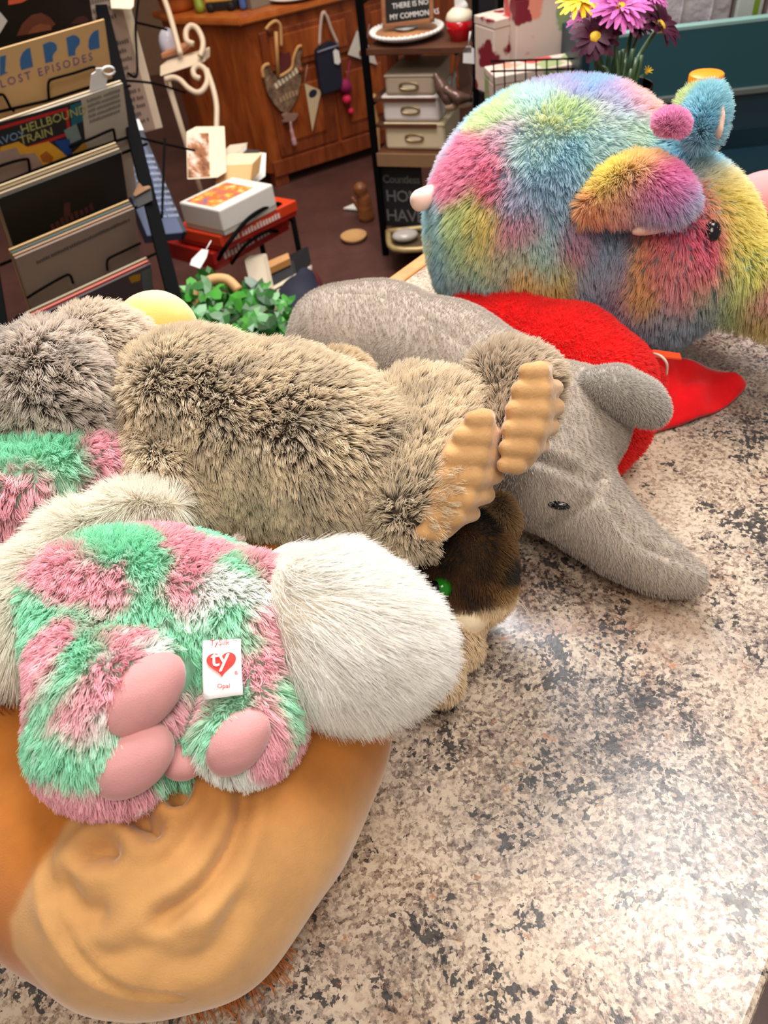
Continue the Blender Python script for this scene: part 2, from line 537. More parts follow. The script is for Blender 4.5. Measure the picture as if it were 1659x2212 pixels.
# ================================================================ the room shell and the counter
def granite():
    t = NT('speckled_granite'); co = t.coord()
    wp = t.n('ShaderNodeTexNoise'); wp.inputs['Scale'].default_value = 9; wp.inputs['Detail'].default_value = 3; t.l(co, wp.inputs['Vector'])
    vv = t.n('ShaderNodeVectorMath', operation='SCALE'); t.l(wp.outputs['Color'], vv.inputs[0]); vv.inputs['Scale'].default_value = .04
    va = t.n('ShaderNodeVectorMath', operation='ADD'); t.l(co, va.inputs[0]); t.l(vv.outputs[0], va.inputs[1]); P = va.outputs[0]
    wf = t.n('ShaderNodeTexNoise'); wf.inputs['Scale'].default_value = 380; wf.inputs['Detail'].default_value = 2; t.l(co, wf.inputs['Vector'])
    vf = t.n('ShaderNodeVectorMath', operation='SCALE'); t.l(wf.outputs['Color'], vf.inputs[0]); vf.inputs['Scale'].default_value = .0045
    vg = t.n('ShaderNodeVectorMath', operation='ADD'); t.l(P, vg.inputs[0]); t.l(vf.outputs[0], vg.inputs[1]); PF = vg.outputs[0]
    big = t.noise(6.5, 4, .55, P, .6); mid = t.noise(24, 5, .65, P); fine = t.noise(160, 4, .7); vein = t.noise(9, 5, .7, P, 1.0)
    grey = t.ramp(big, [(.38, (0, 0, 0)), (.5, (.55,) * 3), (.6, (1, 1, 1))])
    # crystal grains: two sizes of soft-edged cells, cream against grey and rust
    g1 = t.n('ShaderNodeTexVoronoi'); g1.inputs['Scale'].default_value = 400; g1.inputs['Randomness'].default_value = 1; t.l(PF, g1.inputs['Vector'])
    h1 = t.n('ShaderNodeSeparateColor'); t.l(g1.outputs['Color'], h1.inputs[0])
    g2 = t.noise(330, 5, .75)
    mx = t.n('ShaderNodeMath', operation='MULTIPLY_ADD'); t.l(h1.outputs[0], mx.inputs[0]); mx.inputs[1].default_value = .38; t.l(g2, mx.inputs[2])
    m2 = t.n('ShaderNodeMath', operation='MULTIPLY_ADD'); t.l(mid, m2.inputs[0]); m2.inputs[1].default_value = .75; t.l(mx.outputs[0], m2.inputs[2])
    q = t.n('ShaderNodeMapRange'); q.inputs['From Min'].default_value = .68; q.inputs['From Max'].default_value = 1.32; t.l(m2.outputs[0], q.inputs[0])
    lite = t.ramp(q.outputs[0], [(.1, lin('#4a3c35')), (.3, lin('#857062')), (.5, lin('#ab9682')), (.8, lin('#cab8a2'))])
    dark = t.ramp(q.outputs[0], [(.14, lin('#222226')), (.36, lin('#544d4b')), (.58, lin('#80746c')), (.88, lin('#ad9d8f'))])
    col = t.mix(grey, dark, lite)
    col = t.mix(t.ramp(vein, [(.52, (0, 0, 0)), (.66, (.55,) * 3)]), col, t.mix(1.0, col, lin('#b98a72'), 'MULTIPLY'))
    clus = t.noise(11, 3, .5, P); blot = t.noise(34, 4, .7, P)
    v2 = t.n('ShaderNodeTexVoronoi'); v2.inputs['Scale'].default_value = 320; t.l(PF, v2.inputs['Vector'])
    s2 = t.n('ShaderNodeSeparateColor'); t.l(v2.outputs['Color'], s2.inputs[0])
    ad = t.n('ShaderNodeMath', operation='MULTIPLY_ADD'); t.l(s2.outputs[0], ad.inputs[0]); ad.inputs[1].default_value = .22; t.l(blot, ad.inputs[2])
    a2 = t.n('ShaderNodeMath', operation='MULTIPLY_ADD'); t.l(clus, a2.inputs[0]); a2.inputs[1].default_value = .5; t.l(ad.outputs[0], a2.inputs[2])
    q2 = t.n('ShaderNodeMapRange'); q2.inputs['From Min'].default_value = .94; q2.inputs['From Max'].default_value = 1.04; t.l(a2.outputs[0], q2.inputs[0])
    col = t.mix(t.ramp(q2.outputs[0], [(.35, (0, 0, 0)), (.6, (.9,) * 3)]), col, lin('#26262a'))
    sm = t.n('ShaderNodeMath', operation='MULTIPLY_ADD'); t.l(clus, sm.inputs[0]); sm.inputs[1].default_value = .35; t.l(t.noise(190, 3, .6), sm.inputs[2])
    col = t.mix(t.ramp(sm.outputs[0], [(.82, (0, 0, 0)), (.87, (.75,) * 3)]), col, lin('#38363a'))
    col = t.mix(t.ramp(t.noise(95, 4, .7, P), [(.64, (0, 0, 0)), (.7, (.7,) * 3)]), col, lin('#a5683f'))
    t.set(Base_Color=col, Roughness=t.ramp(fine, [(.3, (.16,) * 3), (.7, (.30,) * 3)]), Specular_IOR_Level=.5)
    t.bump(t.noise(300, 3, .6, P), .14, .0006)
    return t.m


M_granite = granite()
E1, E3 = W(642, 776, 0), W(915, 575, 0)             # two points of the counter's far edge
cdir = unit(E3 - E1); cper = np.array([cdir[1], -cdir[0], 0.0])     # along the counter, across it (towards the clerk)
cbeg, cend = -.72, .60                                              # along cdir, from E1
ctr_w = float((W(1645, 2160, 0) - E1) @ cper)
root = thing('sales_counter', 'long speckled granite shop counter with an orange wood edge under the plush toys', 'counter', E1 + cdir * .0 + np.array([0, 0, FLOOR]))
o0 = E1 + cdir * cbeg; LEN = cend - cbeg
box('granite_top', o0 + [0, 0, -.035], cdir * LEN, cper * ctr_w, (0, 0, .035), M_granite, root, .004)
M_edge = wood('#c07a3a', '#e2a45c', .4, (8, 8, 8), 'edge_wood')
box('edge_strip', o0 - cper * .0225 + [0, 0, -.045], cdir * LEN, cper * .022, (0, 0, .045), M_edge, root, .003)
M_body = wood('#3a2a20', '#553e2e', .5, name='dark_counter_wood')
box('counter_body', o0 + cper * .05 + cdir * .03 + [0, 0, FLOOR], cdir * (LEN - .06), cper * (ctr_w - .12), (0, 0, -FLOOR - .036), M_body, root)

t = NT('brown_floor'); c = t.ramp(t.noise(6, 5, .6), [(.3, lin('#4a2f2b')), (.7, lin('#5e3d37'))])
c = t.mix(t.ramp(t.noise(240, 2), [(.62, (0, 0, 0)), (.72, (.5,) * 3)]), c, lin('#86645a')); t.set(Base_Color=c, Roughness=.35)
fl = box('floor', (-3.2, -1.2, FLOOR - .05), (7, 0, 0), (0, 7.2, 0), (0, 0, .05), t.m); fl['kind'] = 'structure'
wb = box('wall_back', (-3.2, 6.0, FLOOR), (7, 0, 0), (0, .1, 0), (0, 0, 3.0), plain('#8a6a52', .8, name='wall_paint')); wb['kind'] = 'structure'
wl = box('wall_left', (-3.3, -1.2, FLOOR), (.1, 0, 0), (0, 7.2, 0), (0, 0, 3.0), plain('#8a6a52', .8, name='wall_paint')); wl['kind'] = 'structure'


# ================================================================ plush toys on the counter
def S(u, v, z, px):
    """sphere seen at (u, v) with that radius in photo pixels, its centre at height z"""
    p = W(u, v, z); return p, px * dep(p) / FPX


def SB(u, v, z, px, k=.012): p, r = S(u, v, z, px); return ball(p, r, k)
def CH(l, k=.012):
    ps, rs = zip(*[S(*q) for q in l]); return chain(ps, rs, k)
def EL(u, v, z, pr, pu, pf, rot=0, k=.012, axes=None):
    """ellipsoid whose right / up / away radii are given in photo pixels"""
    p = W(u, v, z); s = dep(p) / FPX; a = math.radians(rot)
    if axes is None: axes = (math.cos(a) * RT + math.sin(a) * UP, -math.sin(a) * RT + math.cos(a) * UP, FW)
    return ell(p, (pr * s, pu * s, pf * s), axes, k)


# ---- tan and orange curled plush at the front
M_velour = cloth('orange_velour', .45, .9, .35, 1100, .1)
base = W(330, 1700, 0)
lion = thing('curled_plush', 'big curled orange plush toy with tan folded muzzle at the front of the counter', 'plush toy', base)
ring = CH([(690, 1215, .052, 165), (705, 1400, .053, 168), (640, 1580, .054, 192), (545, 1755, .055, 208), (425, 1895, .056, 222), (300, 1905, .056, 222), (190, 1830, .056, 222), (70, 1660, .056, 215), (-90, 1480, .055, 200), (-190, 1330, .055, 185)])
muz = EL(345, 1880, .062, 245, 222, 215, 35, .02)
els = [ring, muz]
def lion_col(X):
    a, b = np.array(lin('#b9702c')), np.array(lin('#d3a066'))
    c1 = W(345, 1890, .062); q = X - c1
    x, y = q @ RT, q @ UP
    pu, pv = 345 + x * FPX / dep(c1), 1890 - y * FPX / dep(c1)
    # tan front cloth: edge seam from the left of the muzzle round below it; fades up the right arm
    left = pu - (112 + .75 * np.maximum(0, pv - 1960) + .55 * np.maximum(0, 1890 - pv))
    f = 1 / (1 + np.exp(-left / 3)); up = 1 / (1 + np.exp(-(pv - 1700 - .15 * (pu - 520)) / 40))
    f = f * up
    return a + (b - a) * f[:, None]
def lion_disp(X):
    d = np.zeros(len(X))
    def groove(pts, wid, dp):
        P = np.array(spline([W(u, v, z) for u, v, z in pts], 14))
        dd = np.sqrt(((X[:, None] - P[None]) ** 2).sum(-1)).min(1)
        return -dp * np.exp(-(dd / wid) ** 2) + dp * .45 * np.exp(-((dd - wid * 2.1) / wid) ** 2)
    near = np.linalg.norm(X - W(345, 1890, .06), axis=1) < .11
    Xn = X; 
    for pts, wid, dp in LG: d += groove(pts, wid, dp)
    d += .0012 * wav(X, .05, 2)
    return d
LG = []
lb = soft_obj('body', els, None, None, .0034, zmin=.0008)           # plain shape first, to find where the folds lie on it
for pts, wid, dp in (([(528, 1700), (520, 1775), (490, 1850), (440, 1925), (350, 1985)], .0042, .0055),
                     ([(395, 1700), (388, 1718), (378, 1728)], .004, .009),
                     ([(300, 1760), (318, 1778), (330, 1790)], .0045, .010), ([(262, 1750), (300, 1762)], .004, .004),
                     ([(195, 1842), (222, 1836), (236, 1840)], .0045, .007), ([(140, 1925), (170, 1965), (205, 1975)], .006, .005),
                     ([(440, 1760), (400, 1812), (360, 1850)], .006, .003), ([(160, 2015), (200, 2050), (260, 2065), (380, 2020)], .006, .0025),
                     ([(520, 1960), (450, 2060), (360, 2085)], .006, .0028), ([(120, 1800), (108, 1890), (130, 2000), (190, 2085), (290, 2140), (380, 2155)], .0022, .0018)):
    LG.append(([tuple(hit(lb, u, v)[0]) for u, v in pts], wid, dp))
_W = W
def W_pt(a, b, c): return np.array([a, b, c])
def lion_disp(X):
    d = .001 * wav(X, .05, 2)
    for pts, wid, dp in LG:
        P = np.array(spline(pts, 14)); dd = np.sqrt(((X[:, None] - P[None]) ** 2).sum(-1)).min(1)
        d += -1.3 * dp * np.exp(-(dd / wid) ** 2) + dp * .35 * np.exp(-((dd - wid * 2.2) / wid) ** 2)
    return d
bpy.data.objects.remove(lb)
lb = soft_obj('body', els, M_velour, lion, .0028, zmin=.0008, colf=lion_col, disp=lion_disp)
def strand_tuft(name, roots, dirs, n, length, mat, colf, parent, rad=.0006, spread=.006):
    pts = 5; Q = []; tt = np.linspace(0, 1, pts)
    for i in range(n):
        j = rng.integers(len(roots)); p = np.asarray(roots[j]) + rng.normal(size=3) * spread; d = unit(np.asarray(dirs[j]) + rng.normal(size=3) * .35)
        L = length * rng.uniform(.6, 1.1)
        Q.append(p + d * (L * tt)[:, None] + np.array([0, 0, -.25]) * (L * tt ** 2)[:, None])
    Q = np.array(Q); Q[..., 2] = np.maximum(Q[..., 2], .0015 + .002 * rng.random(Q.shape[:2]))
    Cv = bpy.data.hair_curves.new(name); Cv.add_curves([pts] * n)
    Cv.attributes['position'].data.foreach_set('vector', Q.astype(np.float32).ravel())
    ra = Cv.attributes.get('radius') or Cv.attributes.new('radius', 'FLOAT', 'POINT')
    ra.data.foreach_set('value', np.tile(rad * (1 - .6 * tt), n).astype(np.float32))
    ca = Cv.attributes.new('col', 'FLOAT_COLOR', 'CURVE'); cc = np.ones((n, 4), np.float32)
    cc[:, :3] = colf(Q[:, 0]) * rng.uniform(.7, 1.1, n)[:, None]; ca.data.foreach_set('color', cc.ravel())
    Cv.materials.append(mat); o = bpy.data.objects.new(name, Cv); link(o, parent); o['kind'] = 'stuff'; return o
M_tuft = hairmat('mane_strands', (.5, .4, .3), .4)
rts = [W(u, v, .012) for u, v in ((395, 2095), (430, 2085), (470, 2060), (510, 2040), (540, 2010), (560, 1990))]
strand_tuft('mane_tuft', rts, [unit(W(u + 30, v + 50, 0) - W(u, v, 0)) for u, v in ((395, 2095), (430, 2085), (470, 2060), (510, 2040), (540, 2010), (560, 1990))], 420, .026, M_tuft, const('#c06a18'), lion, .0005, .004)
p = [hit(lb, u, v)[0] + np.array([0, 0, .004]) for u, v in ((-20, 1452), (0, 1465), (-10, 1490), (20, 1450))]
strand_tuft('forelock', p, [unit((1, -.6, .3))] * 4, 220, .022, M_tuft, const('#a8480e'), lion, .0005, .005)

# ---- mint and pink plush cat lying on it
M_opal = hairmat('silky_strands', (.75, .75, .72), .7, .28, .2)
M_pad = cloth('pink_suede', .5, .9, .3, 1300, .06)
M_skin = cloth('plush_backing', .1, .95, .1, 600, .1)
M_long = hairmat('long_white_strands', (.98, .93, .86), .5, .45, .3, trans=.5)
opal = thing('mint_pink_plush', 'mint green and pink patched plush cat with white bushy tail and tush tag', 'plush toy', W(350, 1330, .08))
body = [EL(355, 1310, .135, 262, 158, 190, -8), SB(170, 1340, .135, 120, .03), SB(520, 1400, .13, 125, .03), SB(330, 1430, .125, 120, .03), SB(570, 1250, .15, 40, .012),
        CH([(170, 1400, .15, 92), (210, 1480, .152, 92), (265, 1500, .155, 85), (305, 1500, .158, 66)], .01),         # upper leg
        CH([(170, 1470, .135, 85), (200, 1600, .135, 92), (240, 1625, .14, 80), (280, 1650, .14, 62)], .008),     # lower leg
        CH([(400, 1540, .12, 62), (390, 1620, .125, 58)], .008),
        CH([(560, 1480, .13, 95), (545, 1560, .13, 78), (515, 1595, .135, 66)], .010)]
ob = soft_obj('body', body, M_skin, opal, .0035, colf=const('#9ed8b8'))
MI, PI_, WH = '#84ecb8', '#ffa2b2', '#f4faf2'
opts = [(100, 1330, MI), (150, 1255, PI_), (175, 1215, PI_), (120, 1400, PI_), (110, 1380, PI_), (200, 1330, MI), (215, 1190, MI), (260, 1180, MI), (300, 1165, MI), (350, 1155, PI_), (390, 1150, PI_), (450, 1170, MI), (480, 1150, PI_), (540, 1200, PI_), (330, 1230, MI), (390, 1240, PI_), (430, 1230, PI_), (400, 1275, PI_), (470, 1260, WH), (510, 1220, MI), (230, 1280, PI_), (260, 1265, PI_), (215, 1330, PI_), (250, 1350, MI), (300, 1310, MI), (340, 1330, MI), (430, 1320, WH), (400, 1370, MI), (460, 1360, MI), (500, 1330, MI), (540, 1290, WH), (560, 1345, PI_), (585, 1330, PI_), (530, 1380, MI), (570, 1380, PI_), (575, 1430, PI_), (545, 1460, PI_), (520, 1420, PI_), (480, 1380, WH), (420, 1440, MI), (410, 1400, MI), (620, 1400, MI), (630, 1450, MI), (600, 1500, MI), (640, 1490, PI_), (500, 1520, MI), (560, 1525, PI_), (460, 1530, PI_), (430, 1510, PI_), (250, 1390, PI_), (290, 1380, PI_), (240, 1430, PI_), (190, 1400, MI), (160, 1450, MI), (130, 1470, MI), (120, 1440, PI_), (170, 1520, PI_), (185, 1560, PI_), (200, 1490, PI_), (250, 1470, PI_), (330, 1400, WH), (370, 1390, MI), (215, 1540, WH), (240, 1590, MI), (180, 1640, MI), (160, 1600, MI), (290, 1590, MI), (360, 1570, PI_), (190, 1710, PI_), (210, 1735, PI_), (240, 1560, WH), (400, 1560, MI), (390, 1600, MI), (450, 1580, MI), (460, 1560, MI), (440, 1620, WH), (540, 1550, PI_)]
oc = dye(ob, opts, .0045, .003, .02)
def opal_col(X):
    c = oc(X); wn = np.clip((wav(X, .012, 3) - .7) * 1.5, 0, .7)[:, None]
    return c * (1 - wn) + np.array(lin(WH)) * wn
pads = []
for u, v, z, a, b_, r in ((312, 1503, .166, 102, 62, 48), (288, 1650, .15, 92, 62, 40), (512, 1608, .147, 80, 54, 48), (392, 1648, .128, 42, 50, 80)):
    pads.append((u, v, z, a, b_, r))
PADC = [hit(ob, u, v)[0] for u, v, z, *_ in pads]
def not_pad(P):
    k = np.ones(len(P), bool)
    for (u, v, z, a, b_, r), c in zip(pads, PADC):
        s = dep(c) / FPX; al = math.radians(r); q = P - c
        x = (q @ RT) / s; y = (q @ UP) / s
        e = ((x * math.cos(al) + y * math.sin(al)) / a) ** 2 + ((-x * math.sin(al) + y * math.cos(al)) / b_) ** 2
        k &= ~((e < .8) & (np.abs(q @ FW) < .03))
    return k
fur(ob, 95000, .0078, M_opal, opal_col, .00026, gam=.6, comb=(.1, -.6, -.5), comb_w=.8, grav=.4, clump=13, clump_w=.75, jit=.5, mask=not_pad, curl=.14, pts=5)
for u, v, z, a, b_, r in pads:
    p, nn = hit(ob, u, v); s_ = dep(p) / FPX; al = math.radians(r); nn = unit(nn - FW)
    a1 = unit(np.cross(nn, unit(-math.sin(al) * RT + math.cos(al) * UP))); a1 = a1 if a1 @ RT > 0 else -a1; a2 = np.cross(nn, a1)
    soft_obj('paw_pad', [ell(p - nn * .004, (a * 1.08 * s_, b_ * 1.1 * s_, .0128), (a1, a2, nn))], M_pad, opal, .003, colf=const('#cf9493'), label='dusty pink suede paw pad')
hd = soft_obj('head', [EL(60, 1090, .135, 210, 125, 150, 20), SB(235, 1040, .13, 75, .03), SB(-60, 1010, .15, 90, .03)], M_skin, opal, .0045, colf=const('#9ed8b8'))
hpts = [(20, 1000, MI), (60, 1030, PI_), (30, 1060, PI_), (100, 1050, PI_), (10, 1090, PI_), (60, 1100, PI_), (20, 1150, PI_), (130, 1080, MI), (110, 1120, MI), (140, 1030, MI), (40, 960, MI), (80, 990, MI), (190, 1040, '#b05a68'), (240, 1030, PI_), (270, 1060, '#c06070'), (280, 1020, PI_), (160, 1110, MI), (20, 1200, MI), (-20, 1120, PI_)]
fur(hd, 36000, .0095, M_opal, dye(hd, hpts, .006, .004, .03), .00028, gam=.6, comb=(0, -.5, -.6), comb_w=.5, grav=.5, clump=22, clump_w=.8, jit=.5, curl=.12, pts=5)
rf = soft_obj('ruff', [CH([(370, 1100, .15, 20), (280, 1112, .155, 26), (160, 1170, .158, 32), (80, 1260, .155, 36), (35, 1350, .15, 34), (30, 1420, .145, 26)])], M_skin, opal, .0035, colf=const('#e8dcc8'))
fur(rf, 34000, .017, M_long, const('#fbf3e2'), .00017, comb=(-.5, -.5, -.3), comb_w=.75, grav=.3, clump=14, clump_w=.45, jit=.4, pts=5)
tl = soft_obj('tail', [CH([(595, 1240, .14, 46), (675, 1285, .15, 72), (735, 1345, .15, 76), (795, 1372, .148, 62), (832, 1382, .145, 42)]), SB(715, 1412, .14, 60, .03)], M_skin, opal, .004, colf=const('#efe4d2'))
tc = W(650, 1300, .15); tr0 = W(530, 1150, .11)
def away(p0, dn=.15):
    def f(P):
        q = P - p0; q /= np.linalg.norm(q, axis=1)[:, None]; return q * .95 - np.array([0, 0, dn])
    return f
def tailcol(X):
    f = np.clip(((X - tc) @ RT - .045) / .05, 0, 1)[:, None]
    return np.array(lin('#fffaf0')) * (1 - f) + np.array(lin('#fbfafd')) * f
fur(tl, 80000, .021, M_long, tailcol, .00017, push=True, lenf=lambda P: np.clip(.35 + np.linalg.norm(P - W(610, 1265, .145), axis=1) / .03 * .65, .35, 1), comb_w=.85, grav=.2, clump=22, clump_w=.6, jit=.55, pts=5, field_f=lambda P: np.tile(unit(RT - .4 * UP), (len(P), 1)) * .95)
# tush tag
M_sat = plain('#f2eeee', .4, name='satin', vary=.03); M_red = plain('#e0281c', .6, name='tag_red', vary=.03); M_tagw = plain('#fbf6f4', .5, name='tag_white', vary=.02)
tp = [D(u, v, dep(hit(ob, 480, 1400 if v < 1450 else 1480)[0]) - d) for u, v, d in ((438, 1384, .009), (520, 1380, .009), (525, 1500, .017), (440, 1512, .017))]
tn = unit(np.cross(tp[1] - tp[0], tp[3] - tp[0])); tn = tn if tn @ FW < 0 else -tn
V, Fc = [], []
NX, NY = 6, 9
for s_ in (0, 1):
    for j in range(NY + 1):
        for i in range(NX + 1):
            a, b_ = i / NX, j / NY
            q = (tp[0] * (1 - a) + tp[1] * a) * (1 - b_) + (tp[3] * (1 - a) + tp[2] * a) * b_
            V.append(q + tn * (.0015 * math.sin(b_ * 3.1) - s_ * .0005))
G = (NX + 1) * (NY + 1); ix = lambda i, j, s_: s_ * G + j * (NX + 1) + i
for j in range(NY):
    for i in range(NX):
        Fc += [(ix(i, j, 0), ix(i + 1, j, 0), ix(i + 1, j + 1, 0), ix(i, j + 1, 0)), (ix(i, j, 1), ix(i, j + 1, 1), ix(i + 1, j + 1, 1), ix(i + 1, j, 1))]
rim = [(i, 0) for i in range(NX)] + [(NX, j) for j in range(NY)] + [(i, NY) for i in range(NX, 0, -1)] + [(0, j) for j in range(NY, 0, -1)]
for k in range(len(rim)):
    a, b_ = rim[k], rim[(k + 1) % len(rim)]; Fc.append((ix(*a, 0), ix(*a, 1), ix(*b_, 1), ix(*b_, 0)))
tg = mesh_obj('tush_tag', V, Fc, M_sat, opal, True, 'white satin tag with red heart')
def tagp(a, b_, off=.0012):
    return (tp[0] * (1 - a) + tp[1] * a) * (1 - b_) + (tp[3] * (1 - a) + tp[2] * a) * b_ + tn * (.0015 * math.sin(b_ * 3.1) + off)
hp = []
for k in range(40):
    q = 2 * math.pi * k / 40; hx = 16 * math.sin(q) ** 3; hy = 13 * math.cos(q) - 5 * math.cos(2 * q) - 2 * math.cos(3 * q) - math.cos(4 * q)
    hp.append(tagp(.5 + hx / 16 * .385, .435 - hy / 16 * .235, .0009))
prism('heart', hp, tn * .0003, M_red, tg)
ax_, ay_ = unit(tp[1] - tp[0]), unit(tp[0] - tp[3]); tw = np.linalg.norm(tp[1] - tp[0])
text('lettering', 'ty', tagp(.235, .50, .0014), ax_ + ay_ * .08, ay_, tw * .66, M_tagw, tg, .0003, .92)
text('lettering', 'Opal', tagp(.36, .86), ax_, ay_, tw * .17, M_red, tg, .0002)
text('lettering', 'TySilk', tagp(.2, .115), ax_, ay_, tw * .215, M_red, tg, .0002)
text('lettering', 'TM', tagp(.8, .07), ax_, ay_, tw * .08, M_red, tg, .0002)
text('lettering', '®', tagp(.82, .67), ax_, ay_, tw * .14, M_red, tg, .0002)

# ---- taupe long-haired plush lying face down over the pile
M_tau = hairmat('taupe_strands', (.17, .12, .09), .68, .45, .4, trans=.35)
slo = thing('taupe_plush', 'taupe shaggy plush toy lying face down with tan ribbed soles', 'plush toy', W(600, 950, .06))
HT, HM = '#ead6ba', '#e3ceac'
sb = soft_obj('body', [CH([(350, 852, .145, 108), (430, 882, .145, 145), (570, 935, .14, 152), (720, 985, .138, 150), (830, 1010, .138, 140)], .02),
                       CH([(600, 1060, .115, 85), (740, 1105, .115, 72)], .015),
                       SB(640, 850, .155, 65, .03), SB(700, 890, .16, 62, .03)], M_skin, slo, .005, colf=const('#5a4a3c'))
cf = lambda P: np.array(lin(HM)) * (1 + .25 * wav(P, .03, 5))[:, None] * np.array([1, 1, 1.0])
flow = lambda P: np.tile(unit(RT - .5 * UP), (len(P), 1)) * .8
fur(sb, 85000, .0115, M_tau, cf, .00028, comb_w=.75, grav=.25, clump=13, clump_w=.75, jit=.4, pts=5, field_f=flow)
a2_ = soft_obj('arm', [CH([(335, 972, .142, 62), (378, 1035, .134, 70), (430, 1098, .118, 54)], .012)], M_skin, slo, .005, colf=const('#5a4a3c'))
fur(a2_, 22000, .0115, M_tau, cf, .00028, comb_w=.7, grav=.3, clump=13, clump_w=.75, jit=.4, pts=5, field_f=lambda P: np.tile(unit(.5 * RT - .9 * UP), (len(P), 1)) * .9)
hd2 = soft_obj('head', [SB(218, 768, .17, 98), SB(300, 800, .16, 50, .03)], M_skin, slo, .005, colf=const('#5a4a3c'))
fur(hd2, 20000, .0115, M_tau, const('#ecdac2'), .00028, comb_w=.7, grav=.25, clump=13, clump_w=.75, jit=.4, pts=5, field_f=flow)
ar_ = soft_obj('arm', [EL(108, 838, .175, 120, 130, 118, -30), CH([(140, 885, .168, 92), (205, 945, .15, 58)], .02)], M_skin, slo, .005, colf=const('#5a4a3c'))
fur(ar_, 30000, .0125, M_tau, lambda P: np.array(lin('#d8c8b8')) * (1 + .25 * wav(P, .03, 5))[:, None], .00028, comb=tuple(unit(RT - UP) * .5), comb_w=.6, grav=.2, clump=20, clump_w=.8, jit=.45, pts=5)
def sole(parent, ribs, d0, d1, nm='sole'):
    els = []
    c0, c1 = [((ul + ur) / 2, v) for ul, ur, v, r in (ribs[0], ribs[-1])]
    mid_d = (d0 + d1) / 2; s_ = mid_d / FPX
    cen = D((c0[0] + c1[0]) / 2 + 6, (c0[1] + c1[1]) / 2, mid_d - .006); lo_ = D(*c0, mid_d) - D(*c1, mid_d)
    n_ = unit(np.cross(lo_, D(1090, 1000, d1) - D(980, 1000, d0))); n_ = n_ if n_ @ FW < 0 else -n_
    a1 = unit(lo_); a2 = np.cross(n_, a1)
    wmax = max((ur - ul) / 2 for ul, ur, v, r in ribs)
    els.append(ell(cen, (np.linalg.norm(lo_) / 2 + 20 * s_, wmax * s_ * 1.04, .011), (a1, a2, n_), .003))
    for (ul, ur, v, r) in ribs:
        a = D(ul + 8, v + 2, d0 - .007); b_ = D(ur - 10, v - 4, d1 - .002); mid = D((ul + ur) / 2 + 4, v + 3, mid_d - .012)
        rr = r * s_
        els.append(chain([a, mid, b_], [rr * .85, rr * .98, rr * .8], .0018, .0018))
    return soft_obj(nm, els, M_sole, parent, .0015, colf=const('#cfa06c'), label='tan ribbed terry sole')
M_sole = cloth('tan_terry', .4, .95, .6, 420, .12)
ft = soft_obj('foot', [SB(895, 885, .155, 78), SB(985, 905, .155, 78, .02), SB(880, 985, .15, 80, .02), SB(965, 985, .15, 85, .02), SB(950, 1060, .145, 78, .02), SB(875, 1080, .14, 70, .02), SB(905, 1120, .135, 55, .02)], M_skin, slo, .004, colf=const('#5a4a3c'))
d_f = dep(W(965, 985, .15))
sole(ft, [(1015, 1062, 905, 24), (990, 1078, 943, 26), (968, 1082, 986, 27), (952, 1078, 1030, 27), (937, 1060, 1073, 26), (920, 1030, 1113, 24), (905, 978, 1147, 20)], d_f - .03, d_f - .012)
sc_ = D(1030, 1030, d_f - .02)
def notsole(P):
    x = (P - sc_) @ RT / d_f * FPX; y = -(P - sc_) @ UP / d_f * FPX
    return ~((x + .35 * y > -48) & ((P - sc_) @ FW < .035))
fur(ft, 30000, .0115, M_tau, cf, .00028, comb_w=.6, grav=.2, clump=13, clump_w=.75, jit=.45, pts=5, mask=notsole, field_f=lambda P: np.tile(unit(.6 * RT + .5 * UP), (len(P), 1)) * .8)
f2 = soft_obj('foot', [SB(1080, 820, .165, 62), SB(1140, 830, .165, 60, .02), SB(1120, 900, .155, 60, .02), SB(1090, 960, .15, 55, .02)], M_skin, slo, .004, colf=const('#5a4a3c'))
d_2 = dep(W(1120, 890, .16))
sole(f2, [(1130, 1188, 802, 23), (1116, 1208, 842, 25), (1104, 1212, 884, 25), (1096, 1200, 926, 25), (1088, 1180, 966, 23), (1080, 1145, 1003, 19)], d_2 - .03, d_2 - .01)
s2_ = D(1140, 900, d_2 - .02)
fur(f2, 16000, .0115, M_tau, const('#cdb698'), .00028, comb_w=.6, grav=.2, clump=13, clump_w=.75, jit=.45, pts=5, field_f=lambda P: np.tile(unit(.8 * RT + .3 * UP), (len(P), 1)) * .8,
    mask=lambda P: ~((((P - s2_) @ RT - .3 * ((P - s2_) @ UP)) / d_2 * FPX > -28) & ((P - s2_) @ FW < .03) & ((P - s2_) @ UP / d_2 * FPX < 82)))
ta = soft_obj('tail', [SB(722, 818, .15, 42), SB(752, 826, .15, 36, .02)], M_skin, slo, .004, colf=const('#8a7458'))
fur(ta, 7000, .011, M_tau, const('#d6bc93'), .00028, comb=tuple(RT), comb_w=.6, grav=.2, clump=16, clump_w=.6, jit=.3, pts=4)

